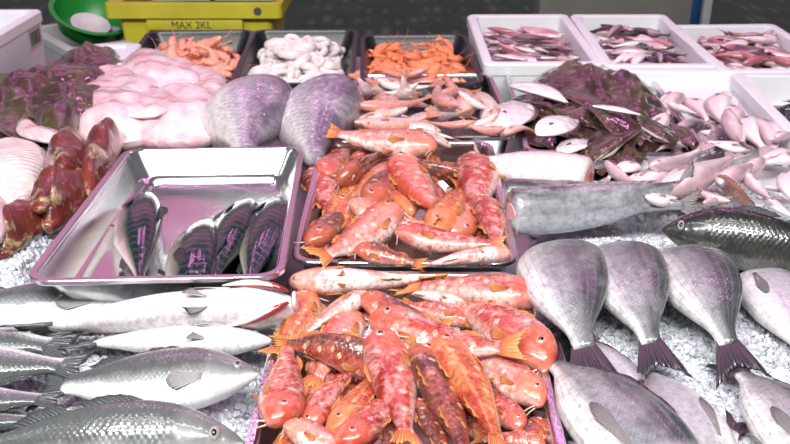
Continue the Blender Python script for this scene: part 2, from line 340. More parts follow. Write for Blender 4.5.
SP['whiting'] = dict(prof=[(0, .004, .004, .003), (.02, .024, .020, .016), (.07, .052, .044, .034), (.14, .076, .068, .048), (.24, .092, .090, .060), (.34, .092, .094, .062), (.48, .076, .078, .050), (.62, .052, .052, .034), (.74, .032, .030, .020), (.84, .022, .022, .012)],
    tail=(.82, .021, .08, .15, .12), dors=[(.28, .42, .04), (.46, .72, .025)], anal=(.46, .72, .025), pect=(.235, -.1, .10, .02), pelv=(.22, .06), eye=(.075, .45, .017), gill=.20)
SP['flatfish'] = dict(prof=[(0, .006, .006, .004), (.02, .05, .045, .014), (.07, .11, .10, .030), (.15, .17, .16, .046), (.28, .215, .21, .054), (.42, .225, .22, .054), (.56, .19, .185, .044), (.70, .12, .115, .030), (.79, .055, .055, .014), (.84, .038, .038, .009)],
    tail=(.82, .038, .085, .16, -.12), dors=[(.10, .76, .04)], anal=(.16, .76, .04), pect=(.22, .1, .08, .018), pelv=None, eye=None, gill=.17, relief=.020)
SP['loin'] = dict(prof=[(0, .11, .10, .06), (.03, .17, .15, .10), (.10, .205, .185, .135), (.22, .225, .205, .155), (.38, .215, .200, .150), (.55, .170, .155, .120), (.72, .105, .100, .080), (.86, .065, .062, .050), (.97, .052, .05, .035), (1.0, .045, .043, .028)],
    tail=None, dors=[], anal=None, pect=None, pelv=None, eye=None, gill=None)
SP['scored'] = dict(SP['loin'], cuts=True)
SP['trunk'] = dict(prof=[(0, .085, .085, .070), (.015, .098, .095, .078), (.10, .104, .102, .082), (.30, .102, .100, .080), (.50, .088, .086, .070), (.68, .062, .060, .048), (.82, .036, .034, .026), (.90, .026, .026, .016), (.92, .026, .026, .012)],
    tail=(.90, .026, .10, .11, .35), dors=[(.25, .75, .006)], anal=None, pect=None, pelv=None, eye=None, gill=None)

def bend(p, ky, kz):
    x, y, z = p
    if abs(ky) > 1e-4:
        a = ky*x; sx, sy = math.sin(a)/ky, (1-math.cos(a))/ky
        x, y = sx - y*math.sin(a), sy + y*math.cos(a)
    if abs(kz) > 1e-4:
        a = kz*x; sx, sz = math.sin(a)/kz, (1-math.cos(a))/kz
        x, z = sx - z*math.sin(a), sz + z*math.cos(a)
    return Vector((x, y, z))

def body_geo(s, nu, nv, ky, kz):
    pr = s['prof']; u1 = pr[-1][0]; v, f, uv, sc, sd = [], [], [], [], []
    for i in range(nu+1):
        t = i/nu; u = u1*(t**1.35 if pr[0][1] < .02 else t)
        tp, bt, w = crom(u, pr); g = s['gill']
        for j in range(nv):
            a = 2*PI*j/nv; ca, sa = math.cos(a), math.sin(a)
            r = 1.0
            if g:
                ug = g - .05*ca*ca + .012*ca
                dlt = u-ug
                if -.10 < dlt < 0: r += .055*(1+dlt/.10)*abs(sa)**.7
                elif 0 <= dlt < .018: r -= .03*(1-dlt/.018)*abs(sa)
            if s.get('cuts'):
                for uc in (.10, .19, .28, .38, .49): r -= .045*math.exp(-((u-uc+.015*ca)/.007)**2)
            yy = w*abs(sa)**.86*(1 if sa >= 0 else -1)*r
            zz = (tp if ca > 0 else bt)*ca*(1+(r-1)*.4)
            if s.get('relief'): yy += s['relief']*noise.fractal(Vector((u*5+ky*9, zz*6, .4*(1 if sa > 0 else -1))), 1, 2, 2)*min(1, abs(sa)*2)
            v.append(bend((.5-u, yy, zz), ky, kz)); uv.append((u, ca)); sc.append((u, (tp if ca > 0 else bt)*ca + .3*(1-abs(sa))*(1 if ca > 0 else -1)*w)); sd.append((.5+.5*(yy/max(w, 1e-5)), 0))
    for i in range(nu):
        for j in range(nv):
            k = (j+1) % nv; f.append((i*nv+j, i*nv+k, (i+1)*nv+k, (i+1)*nv+j))
    f.append(tuple(range(nv))); f.append(tuple(range(nu*nv, (nu+1)*nv)))
    return v, f, dict(uv=uv, scl=sc, side=sd)

def fin_geo(roots, tips, th, nrm, ky, kz, m=4, rr=None, wav=.0):
    n = len(roots); v, uv = [], []
    for sgn in (1, -1):
        for i in range(n):
            for k in range(m+1):
                s = k/m; p = roots[i].lerp(tips[i], s)
                p = p + nrm*(sgn*th*(1-.75*s) + wav*math.sin(i*1.3+s*2.5)*s)
                v.append(bend(p, ky, kz)); uv.append((i/(n-1), s))
    f = []; o = n*(m+1); w = m+1
    for i in range(n-1):
        for k in range(m):
            a = i*w+k; f.append((a, a+1, a+w+1, a+w)); f.append((o+a, o+a+w, o+a+w+1, o+a+1))
    for i in range(n-1):
        a = i*w+m; f.append((a, o+a, o+a+w, a+w)); a = i*w; f.append((a, a+w, o+a+w, o+a))
    for k in range(m):
        a = k; f.append((a, o+a, o+a+1, a+1)); a = (n-1)*w+k; f.append((a, a+1, o+a+1, o+a))
    return v, f, dict(uv=uv)

def surf(s, u, vv, side):
    tp, bt, w = crom(u, s['prof']); sa = math.sqrt(max(0, 1-vv*vv))
    return Vector((.5-u, side*w*sa**.86, (tp if vv > 0 else bt)*vv))

def tail_geo(s, ky, kz, rr, n=13):
    ur, hr, ht, ln, fk = s['tail']; roots, tips = [], []
    for i in range(n):
        q = -1+2*i/(n-1)
        roots.append(Vector((.5-ur, 0, q*hr)))
        ext = ln*(1-abs(fk)+abs(fk)*abs(q)**1.3) if fk > 0 else ln*(1-abs(fk)*abs(q)**2)
        tips.append(Vector((.5-ur-ext-rr.uniform(0, .008), 0, q*ht+rr.uniform(-.004, .004))))
    return fin_geo(roots, tips, .006, Vector((0, 1, 0)), ky, kz, 5, rr, .007)

PROTO = {}
def proto(spn, ky, kz, bm_, fm, em, lod):
    key = (spn, round(ky, 1), round(kz, 1), bm_, lod)
    if key in PROTO: return PROTO[key]
    ky, kz = key[1], key[2]; s = SP[spn]; rr = random.Random(hash(key[:1])%97 if False else len(PROTO)); parts = []
    nu, nv = ((60, 32), (38, 20), (18, 10))[lod]
    if s.get('cuts'): nu = 150
    B, FM = M[bm_], M[fm] if fm else None; PM_ = M.get((fm or '')+'_pair', FM)
    v, f, uvs = body_geo(s, nu, nv, ky, kz)
    if lod == 2:
        if s['tail']:
            tv, tf, tu = tail_geo(s, ky, kz, rr, 5); o = len(v); v = list(v)+tv; f = f+[tuple(o+i for i in q) for q in tf]
            k = len(tv); uvs = dict(uv=uvs['uv']+[(.9, .9)]*k, scl=uvs['scl']+[(.9, .1)]*k, side=uvs['side']+[(0, 0)]*k)
        PROTO[key] = [('body', mesh_obj('small_fish', v, f, B, uvs=uvs, link=False), [])]; return PROTO[key]
    parts.append(('body', mesh_obj('body', v, f, B, uvs=uvs, link=False), []))
    Y = Vector((0, 1, 0))
    def add(nm, geo, m_, kids=None): parts.append((nm, mesh_obj(nm, geo[0], geo[1], m_, uvs=geo[2] if len(geo) > 2 else None, link=False), kids or []))
    if s['tail']: add('tail_fin', tail_geo(s, ky, kz, rr), FM)
    for (a, b, h) in s['dors']:
        n = 12; ro, ti = [], []
        for i in range(n):
            q = i/(n-1); u = a+(b-a)*q; tp, bt, w = crom(u, s['prof']); hh = h*(math.sin(PI*min(1, .12+q*.85))**.7)*(1-.3*q)
            ro.append(Vector((.5-u, 0, tp*.95))); ti.append(Vector((.5-u-.045, 0, tp+hh*(.86+.14*(i % 2)))))
        add('dorsal_fin', fin_geo(ro, ti, .004, Y, ky, kz, 3, rr, .004), FM)
    if s['anal']:
        a, b, h = s['anal']; n = 10; ro, ti = [], []
        for i in range(n):
            q = i/(n-1); u = a+(b-a)*q; tp, bt, w = crom(u, s['prof']); hh = h*(1-.6*q)*(.3+.7*min(1, q*5))
            ro.append(Vector((.5-u, 0, -bt*.95))); ti.append(Vector((.5-u-.04, 0, -bt-hh)))
        add('anal_fin', fin_geo(ro, ti, .004, Y, ky, kz, 3, rr, .003), FM)
    if s['pect']:
        u, vv, ln, wd = s['pect']
        for sd in (1, -1):
            ro, ti = [], []
            for i in range(9):
                q = -1+2*i/8; p = surf(s, u-.01, vv+q*.045*.12/max(.09, crom(u, s['prof'])[0])*2, sd); ro.append(p)
                l2 = ln*(.45+.55*math.sqrt(max(0, 1-.85*q*q))); tz = p.z*.95-.012+q*wd*.62; uu = min(.78, u+l2); tp, bt, w = crom(uu, s['prof'])
                vt = max(-.9, min(.9, tz/(tp if tz > 0 else bt))); t = surf(s, uu, vt, sd); t.y += sd*.007; t.z = tz
                ti.append(t)
            add('pectoral_fin', fin_geo(ro, ti, .003, Vector((0, sd*1.0, 0)), ky, kz, 5, rr, .001), PM_)
    if s['pelv']:
        u, ln = s['pelv']
        for sd in (1, -1):
            tp, bt, w = crom(u, s['prof']); ro, ti = [], []
            for i in range(6):
                q = i/5; ro.append(Vector((.5-u-q*.02, sd*(w*.22+q*.006), -bt*.93))); ti.append(Vector((.5-u-ln*(1-.3*q), sd*(w*.35+q*.02), -bt*1.0-.028*(1-q*.5))))
            add('pelvic_fin', fin_geo(ro, ti, .003, Y, ky, kz, 3, rr, .002), PM_)
    if s['eye']:
        u, vv, r = s['eye']
        for sd in (1, -1):
            c = surf(s, u, vv, sd); n_ = Vector((.12, sd, .30)).normalized()
            t1 = n_.orthogonal().normalized(); t2 = n_.cross(t1)
            def cap(rad, hgt, base):
                vv_, ff = [], []; K, J = 5, 16
                for k in range(K+1):
                    a = PI/2*k/K
                    for j in range(J):
                        b = 2*PI*j/J; vv_.append(bend(c + n_*(base+hgt*math.cos(a)) + (t1*math.cos(b)+t2*math.sin(b))*rad*max(.02, math.sin(a)), ky, kz))
                for j in range(J):
                    b = 2*PI*j/J; vv_.append(bend(c + n_*(base-.012) + (t1*math.cos(b)+t2*math.sin(b))*rad, ky, kz))
                for k in range(K+1):
                    for j in range(J): ff.append((k*J+j, k*J+(j+1) % J, (k+1)*J+(j+1) % J, (k+1)*J+j))
                ff.append(tuple(range(J))); ff.append(tuple(range((K+1)*J, (K+2)*J))); return vv_, ff
            e = cap(r, r*.42, -.001); p = cap(r*.52, r*.26, r*.26)
            add('eye', e, M[em], [('pupil', mesh_obj('pupil', p[0], p[1], M['pupil'], link=False))])
    if s.get('barb'):
        for sd in (1, -1):
            tp, bt, w = crom(.04, s['prof']); st = Vector((.5-.035, sd*.010, -bt*.95))
            v_, f_ = tube([bend(st+Vector((-.035*t+.02*t*t, sd*.012*t, -.07*t)), ky, kz) for t in (0, .25, .5, .75, 1)], [.0045, .004, .0035, .003, .0015], 6)
            add('barbel', (v_, f_), M['barbel'])
    PROTO[key] = parts; return parts

DEF = dict(mullet=('mullet_red', 'mullet_fin', 'eye_pink'), bass=('bass', 'bass_fin', 'eye_silver'), gaping=('bass_belly', 'bass_fin', 'eye_silver'), bream=('bream', 'bream_fin', 'eye_silver'), mackerel=('mackerel', 'mackerel_fin', 'eye_silver'),
           whiting=('whiting', 'whiting_fin', 'eye_pink'), flatfish=('flatfish', 'flat_fin', 'eye_silver'), loin=('corvina', None, None), scored=('corvina', None, None), trunk=('hake', 'bream_fin_pale', None))
def fish3(spn, A, B, roll, name, label, cat='fish', group=None, ky=0., kz=0., body=None, fin=None, eye=None, lod=1, fat=1.0, skip=()):
    L = (A-B).length; X = (A-B)/L; S = Vector((0, 0, 1)).cross(X)
    S = S.normalized() if S.length > .05 else Vector((1, 0, 0)); Uv = X.cross(S)
    Z = S*math.cos(R(roll)) + Uv*math.sin(R(roll)); Yv = Z.cross(X)
    c = (A+B)/2
    Mx = Matrix(((X.x*L, Yv.x*L*fat, Z.x*L*fat, c.x), (X.y*L, Yv.y*L*fat, Z.y*L*fat, c.y), (X.z*L, Yv.z*L*fat, Z.z*L*fat, c.z), (0, 0, 0, 1)))
    d = DEF[spn]; parts = proto(spn, ky, kz, body or d[0], fin or d[1], eye or d[2], lod)
    if lod == 2 or (len(parts) == 1):
        o = bpy.data.objects.new(name, parts[0][1]); COL.objects.link(o); o.matrix_world = Mx; return tag(o, label, cat, group)
    root = empty(name, Mx, label, cat, group)
    for nm, me, kids in parts:
        if nm in skip: continue
        o = bpy.data.objects.new(nm, me); COL.objects.link(o); o.parent = root
        for kn, km in kids:
            k = bpy.data.objects.new(kn, km); COL.objects.link(k); k.parent = o
    return root
def fish(spn, hx, hy, tx, ty, hh, ht, roll, name, label, **k):
    return fish3(spn, P(hx, hy, hh), P(tx, ty, ht), roll, name, label, **k)

# ================================================================== containers
def quad(bl, br, tr, tl, hn, hf):
    """frame of a container whose rim corners are seen there: matrix, width, length"""
    a, b, c, d = P(*bl, hn), P(*br, hn), P(*tr, hf), P(*tl, hf)
    W = ((b-a).length+(c-d).length)/2; Lv = (c+d)/2-(a+b)/2; L = Lv.length
    Y = Lv/L; X = ((b-a)+(c-d)).normalized(); X = (X-Y*X.dot(Y)).normalized(); Z = X.cross(Y); ce = (a+b+c+d)/4
    return Matrix(((X.x, Y.x, Z.x, ce.x), (X.y, Y.y, Z.y, ce.y), (X.z, Y.z, Z.z, ce.z), (0, 0, 0, 1))), W, L
def put(v, f, name, m, Mx, label, cat, group=None, sharp=38):
    o = mesh_obj(name, v, f, m, sharp=sharp); o.matrix_world = Mx; return tag(o, label, cat, group)
def tray(q, depth, name, m, label, cat, group=None, rim=.011, slope=.012, r=.028, t=.0012, ledge=True):
    Mx, W, L = q
    lp = [rrect(W, L, rim+slope, r*.8, -depth-t), rrect(W, L, rim+.002, r, -.006), rrect(W, L, .0012, r+.006, -.0075), rrect(W, L, 0, r+.007, -.006),
          rrect(W, L, .0, r+.007, -.001), rrect(W, L, .0012, r+.006, 0), rrect(W, L, rim-.0015, r, 0), rrect(W, L, rim, r, -.0015), rrect(W, L, rim+.001, r, -.005)]
    if ledge: lp += [rrect(W, L, rim+slope*.7, r*.9, -depth*.72), rrect(W, L, rim+slope*.7+.004, r*.9, -depth*.76)]
    lp += [rrect(W, L, rim+slope, r*.85, -depth+.008), rrect(W, L, rim+slope+.0025, r*.8, -depth+.0025), rrect(W, L, rim+slope+.008, r*.7, -depth)]
    v, f = loops_mesh(lp); o = put(v, f, name, m, Mx, label, cat, group, 30)
    return o
def foam_box(q, depth, name, m, label, group=None, wall=.024, r=.02, cat='box'):
    Mx, W, L = q
    lp = [rrect(W, L, .012, r, -depth), rrect(W, L, .008, r, -depth+.006), rrect(W, L, .003, r, -.032), rrect(W, L, 0, r, -.028), rrect(W, L, 0, r, -.004), rrect(W, L, .004, r, 0),
          rrect(W, L, wall-.003, r*.8, 0), rrect(W, L, wall, r*.8, -.003), rrect(W, L, wall+.006, r*.7, -depth+.025), rrect(W, L, wall+.010, r*.6, -depth+.02)]
    v, f = loops_mesh(lp); return put(v, f, name, m, Mx, label, cat, group, 32)

# ---- setting
def slab_struct(name, x0, x1, y0, y1, z0, z1, m):
    o = MB().box(x0, x1, y0, y1, z0, z1).build(name, m, bevel=0, smooth=False); o['kind'] = 'structure'; return o
slab_struct('floor', -9, 9, -3, 16, -1.0, -.92, M['cobble'])

# ---- the display counter
CT = -.075
CE = P(200, 30, .03).y+.12
print('counter end', CE)
ctr = empty('display_counter', Matrix.Translation((.15, 1.7, -.92)), 'long stainless steel market counter that carries all the fish trays', 'counter')
def cpart(name, x0, x1, y0, y1, z0, z1, m, bev=.003):
    o = MB().box(x0-.15, x1-.15, y0-1.7, y1-1.7, z0+.92, z1+.92).build(name, m, ctr, bevel=bev); return o
cpart('countertop', -1.75, 2.05,     .28, CE, CT-.03, CT, M['steel_worn'])
cpart('front_panel', -1.75, 2.05, .28, .30, CT-.40, CT-.031, M['steel_worn'])
for x in (-1.68, .12, 1.92):
    for y in (.36, CE-.1): cpart('leg', x-.025, x+.025, y-.025, y+.025, -.92, CT-.031, M['steel_worn'])

# ---- steel trays
QA = quad((22, 279), (284, 279), (304, 147), (127, 147), .050, .022)
QC = quad((290, 263), (519, 263), (493, 140), (320, 140), .002, .010)
QD = quad((227, 505), (583, 505), (524, 271), (290, 271), .000, .000)
QP = quad((346, 139), (524, 137), (487, 72), (357, 74), .006, .014)
QK = quad((537, 154), (700, 152), (655, 68), (495, 66), .0, .006)
tray(QA, .060, 'steel_tray', M['steel'], 'almost empty steel tray holding four mackerel', 'tray', slope=.03)
tray(QC, .060, 'steel_tray', M['steel'], 'middle steel tray full of red mullet, behind the near tray', 'tray', slope=.010)
tray(QD, .060, 'steel_tray', M['steel'], 'large near steel tray heaped with red mullet', 'tray', slope=.010)
tray(QP, .045, 'steel_tray', M['steel'], 'steel tray of small pink fish in front of the orange prawns', 'tray', slope=.010)
tray(QK, .040, 'steel_tray', M['steel'], 'steel tray mostly buried under dark flatfish', 'tray', slope=.010)
# ---- black trays
B1 = quad((106, 84), (240, 84), (253, 30), (150, 30), .012, .03)
B2 = quad((226, 84), (356, 84), (357, 29), (255, 29), .012, .03)
B3 = quad((359, 84), (487, 84), (465, 34), (362, 34), .012, .03)
tray(B1, .055, 'black_tray', M['black_plastic'], 'black plastic tray of peach prawns in front of the yellow crate', 'tray', rim=.012, slope=.02, t=.003, ledge=False)
tray(B2, .055, 'black_tray', M['black_plastic'], 'black plastic tray of white squid rings between two prawn trays', 'tray', rim=.012, slope=.02, t=.003, ledge=False)
tray(B3, .055, 'black_tray', M['black_plastic'], 'black plastic tray of orange prawns beside the white foam boxes', 'tray', rim=.012, slope=.02, t=.003, ledge=False)
# ---- foam boxes (rims at +.04)
hb = .03
F1 = quad((486, 64), (603, 64), (569, 14), (465, 14), hb, hb+.02)
F2 = quad((604, 66), (724, 66), (664, 14), (571, 14), hb, hb+.02)
F3 = quad((722, 71), (850, 71), (775, 24), (667, 24), hb, hb+.02)
F4 = quad((640, 205), (880, 205), (728, 68), (604, 68), -.035, .03)
F5 = quad((800, 150), (990, 150), (866, 73), (736, 73), .015, .03)
foam_box(F1, .10, 'foam_box', M['foam'], 'white foam box of thin anchovies, leftmost of the back row')
foam_box(F2, .10, 'foam_box', M['foam'], 'white foam box of dark and silver fish, middle of the back row')
foam_box(F3, .10, 'foam_box', M['foam'], 'white foam box of rosy fish in the far right corner')
foam_box(F4, .055, 'foam_box', M['foam'], 'white foam box spilling pale pink whiting, below the middle back box')
foam_box(F5, .09, 'foam_box', M['foam'], 'white foam box with a few dark fish at the right edge')

# left foam box with its grey printed label
a, b = P(-62, 70, .10), P(43, 9, .10)
d = (b-a).normalized(); n = Vector((-d.y, d.x, 0)); W = .36
fr = (a, b, b+n*W, a+n*W)
ce = (fr[0]+fr[1]+fr[2]+fr[3])/4; Lb = (b-a).length
MxL = Matrix(((-n.x, d.x, 0, ce.x), (-n.y, d.y, 0, ce.y), (0, 0, 1, ce.z), (0, 0, 0, 1)))
lb = foam_box((MxL, W, Lb), .15, 'foam_box', M['foam'], 'white foam box with a grey printed label at the far left')
o = MB().box(W/2-.004, W/2-.0005, Lb/2-.125, Lb/2-.04, -.082, -.028).build('printed_label', M['label_grey'], lb, bevel=0)
o['label'] = 'faded grey printed label'
mb = MB()
for k, yy in enumerate((.05, .058, .063, .071, .077, .082, .090, .097, .103, .112)):
    mb.box(W/2-.0008, W/2+.0002, Lb/2-yy-.003*(1+k % 2*.5), Lb/2-yy, -.074, -.04)
mb.build('barcode', M['ink'], o, bevel=0)

# ---- behind the counter: a low table with a grey foam box, a green basin, yellow crate, boxes
TZ = -.245
tb = empty('back_table', Matrix.Translation((-1.05, CE+.52, -.92)), 'low grey table behind the counter carrying the crates', 'table')
MB().box(-1.1, .85, -.46, .6, TZ+.92-.03, TZ+.92).build('table_top', M['table_top'], tb)
for x in (-1.02, .78):
    for y in (-.40, .54): MB().box(x-.03, x+.03, y-.03, y+.03, 0, TZ+.92-.031).build('leg', M['table_top'], tb)

def at(px, Yd, z):
    """point at depth Yd and height z on the column px of the frame"""
    zc = Yd*math.cos(TH)+(H-z)*math.sin(TH); return Vector(((px-395)/F*zc, Yd, z))
# yellow crate
Yc = CE+.30; c0, c1 = at(124, Yc, TZ), at(279, Yc, TZ)
wc = (c1.x-c0.x); cr_z = .27
yc = empty('yellow_crate', Matrix.Translation(((c0.x+c1.x)/2, Yc+.2, TZ)), 'yellow plastic fish crate with dark print behind the black trays', 'crate')
lp = [rrect(wc-.05, .38, 0, .02, .001), rrect(wc-.02, .40, 0, .02, cr_z-.05), rrect(wc+.05, .46, 0, .02, cr_z-.045), rrect(wc+.05, .46, 0, .02, cr_z), rrect(wc+.03, .44, 0, .02, cr_z+.002),
      rrect(wc-.04, .37, 0, .02, cr_z), rrect(wc-.06, .35, 0, .02, .02)]
v, f = loops_mesh(lp); mesh_obj('body', v, f, M['yellow_plastic'], yc, sharp=30)
# moulded band under the rim and knobs
mb = MB(); mb.box(-wc*.30, wc*.30, -.222, -.196, cr_z-.085, cr_z-.05); mb.build('moulded_panel', M['yellow_plastic'], yc, bevel=.006)
tk = mesh_obj('drain_hole', *tube([(wc*.40, -.2325, cr_z-.022), (wc*.40, -.2295, cr_z-.022)], .013, 14), M['ink'], yc, smooth=False)
def text_part(s, size, loc, m, parent, name, rot=(PI/2, 0, 0)):
    c = bpy.data.curves.new(name, 'FONT'); c.body = s; c.size = size; c.extrude = .0006; c.align_x = 'CENTER'
    t = bpy.data.objects.new('t', c); COL.objects.link(t)
    dg = bpy.context.evaluated_depsgraph_get(); me = bpy.data.meshes.new_from_object(t.evaluated_get(dg)); bpy.data.objects.remove(t)
    me.materials.clear(); me.materials.append(m); o = bpy.data.objects.new(name, me); COL.objects.link(o); o.parent = parent; o.location = loc; o.rotation_euler = rot; return o
text_part('MAX 2KL', .032, (-wc*.02, -.2235, cr_z-.078), M['ink'], yc, 'printed_text')
text_part('NCR', .028, (-wc*.02, -.1995, cr_z-.125), M['ink'], yc, 'printed_text')
for i, (xa, xb) in enumerate(((153, 213), (215, 277))):
    p, q = at(xa, Yc+.02, TZ+cr_z+.004), at(xb, Yc+.02, TZ+cr_z+.004); w = (q.x-p.x)
    t = MB().box(0, w-.004, 0, .34, 0, .15).build('foam_box', M['foam_grey'], bevel=.008)
    t.location = (p.x, Yc+.0, TZ+cr_z+.004)
    tag(t, ('closed whitish foam box on the left end of the yellow crate', 'closed whitish foam box on the right end of the yellow crate')[i], 'box', 'foam boxes on the yellow crate')
# grey foam box (turned) with a green basin leaning in it
def boxat(name, label, cat, m, px, Yd, z, W, L, dep, yaw, grp=None, wall=.03):
    c = at(px, Yd, z); Mx = Matrix.Translation(c) @ Matrix.Rotation(R(yaw), 4, 'Z')
    return foam_box((Mx, W, L), dep, name, m, label, grp, wall=wall, cat=cat), Mx
gb, gM = boxat('foam_box', 'dull grey foam box holding the green basin behind the counter', 'box', M['foam_grey'], 84, CE+.42, -.10, .26, .42, .17, 38)
# basin
def lathe(prof, n=40):
    v = [(r*math.cos(2*PI*j/n), r*math.sin(2*PI*j/n), z) for r, z in prof for j in range(n)]; f = []
    for i in range(len(prof)-1):
        for j in range(n): f.append((i*n+j, i*n+(j+1) % n, (i+1)*n+(j+1) % n, (i+1)*n+j))
    f.append(tuple(range(n))); f.append(tuple(range((len(prof)-1)*n, len(prof)*n))); return v, f
v, f = lathe([(.11, 0), (.15, .03), (.185, .12), (.205, .125), (.207, .133), (.198, .137), (.182, .132), (.145, .035), (.105, .010)])
bs = mesh_obj('basin', v, f, M['green_plastic'], sharp=50)
bs.matrix_world = Matrix.Translation(at(88, CE+.46, -.115)) @ Matrix.Rotation(R(20), 4, 'Y') @ Matrix.Rotation(R(14), 4, 'X') @ Matrix.Scale(.66, 4)
tag(bs, 'round green plastic basin tipped over the grey foam box', 'basin')
v, f = lathe([(.05, 0), (.075, .02), (.10, .024), (.10, .028), (.07, .026), (.045, .008)])
bw = mesh_obj('dish', v, f, M['white_paint'], sharp=50)
bw.matrix_world = bs.matrix_world @ Matrix.Translation((.0, .02, .03))
tag(bw, 'pale shallow dish lying inside the green basin', 'dish')
# white foam lid lying beside the prawn tray
q = quad((70, 66), (128, 66), (140, 43), (92, 43), .03, .03)
Mx, W, L = q; v, f = loops_mesh([rrect(W, L, .004, .015, -.028), rrect(W, L, 0, .015, -.024), rrect(W, L, 0, .015, -.004), rrect(W, L, .004, .015, 0), rrect(W, L, .03, .012, 0), rrect(W, L, .034, .01, -.006)])
put(v, f, 'foam_sheet', M['foam'], Matrix.Translation((0, 0, -.0)) @ Mx, 'flat white foam sheet beside the peach prawn tray', 'foam sheet')
# a foam block the lid and the prawn tray lean on
# right side behind: carton, plastic film, blue drums, white post
t = MB().box(-.34, .34, -.16, .16, 0, .80).build('carton', M['carton'], bevel=.006); p = at(610, 4.2, -.12); t.location = (p.x, 4.2, -.92)
tag(t, 'grey green carton standing behind the anchovy boxes', 'carton')
def slabpts(pts, base, thick, seed, name, m, label, cat, amp=.012, fr=9., pw=2.6, rings=16, nb=56, group=None, tilt=0., world=False, kind=None, folds=None):
    """a soft piece: outline given by frame points on the plane z=base, domed to its thickness, with folds"""
    W_ = [Vector(p) for p in pts] if world else [P(x, y, base) for x, y in pts]
    c = sum(W_, Vector())/len(W_); n = len(W_); out = []
    for i in range(nb):
        t = i/nb*n; k = int(t); s = t-k; p0, p1, p2, p3 = (W_[(k+j) % n] for j in (-1, 0, 1, 2))
        out.append(.5*((2*p1)+(p2-p0)*s+(2*p0-5*p1+4*p2-p3)*s*s+(3*p1-p0-3*p2+p3)*s**3))
    v, f = [], []; sv = Vector((seed*3.1, seed*1.7, seed*.9))
    def top(p, r):
        z = thick*max(0., 1-r**pw)**.55; e = (1-r**4)
        nn = noise.fractal((p+sv)*fr, 1.0, 2.0, 3)*amp*1.6*e
        if folds: nn += folds[1]*(abs(math.sin((p.x*math.cos(folds[2])+p.y*math.sin(folds[2]))*folds[0]+noise.noise((p+sv)*5)*2.5))-.5)*e
        return z+nn
    for k in range(rings, 0, -1):
        r = k/rings; r2 = r if k < rings else 1.0
        for i in range(nb):
            p = c.lerp(out[i], r2); jit = 1+.02*math.sin(i*1.7+seed)*(r > .9)
            p = c.lerp(out[i], r2*jit); z = max(.002, top(p, r) + .35*thick*(0 if k < rings else 0))
            v.append((p.x-c.x, p.y-c.y, (z if k < rings else thick*.28) + tilt*(p.y-c.y)))
    p = c; v.append((0, 0, top(c, 0))); ct = len(v)-1
    for i in range(nb):
        p = c.lerp(out[i], .93); v.append((p.x-c.x, p.y-c.y, 0.0+tilt*(p.y-c.y)))
    bo = ct+1
    for k in range(rings-1):
        for i in range(nb):
            j = (i+1) % nb; f.append((k*nb+i, k*nb+j, (k+1)*nb+j, (k+1)*nb+i))
    for i in range(nb):
        j = (i+1) % nb; f.append(((rings-1)*nb+i, (rings-1)*nb+j, ct)); f.append((i, bo+i, bo+j, j))
    f.append(tuple(bo+i for i in range(nb)))
    o = mesh_obj(name, v, f, m); o.location = c; return tag(o, label, cat, group, kind)
x0 = at(626, 4.1, -.115)
pts = [(x0.x+.22*math.cos(a)*(1+.15*math.sin(3*a)), 4.2+.12*math.sin(a), -.115) for a in [k*PI/5 for k in range(10)]]
slabpts(pts, 0, .13, 3, 'plastic_bag', M['film'], 'crumpled clouded plastic bag lying on the grey green carton', 'bag', amp=.03, fr=14, world=True)
for i, px in enumerate((678, 699)):
    p = at(px, 5.6, -.3); v, f = lathe([(.10, 0), (.105, .02), (.105, .52), (.10, .54), (.055, .56), (.05, .60), (.03, .61)], 24)
    o = mesh_obj('blue_drum', v, f, M['blue_plastic'], sharp=40); o.location = (p.x, 5.6, -.92)
    o.scale = (.62, .62, 1.15); tag(o, ('left one of two slim blue drums standing behind the boxes', 'right one of two slim blue drums, next to the white post')[i], 'drum', 'blue drums')
p = at(711, 5.4, -.3); po = empty('post', Matrix.Translation((p.x, 5.4, -.92)), 'white painted post standing on the paving behind the boxes', 'post')
MB().box(-.024, .024, -.024, .024, .012, 1.9).build('shaft', M['white_paint'], po); MB().box(-.07, .07, -.07, .07, 0, .012).build('base_plate', M['white_paint'], po)

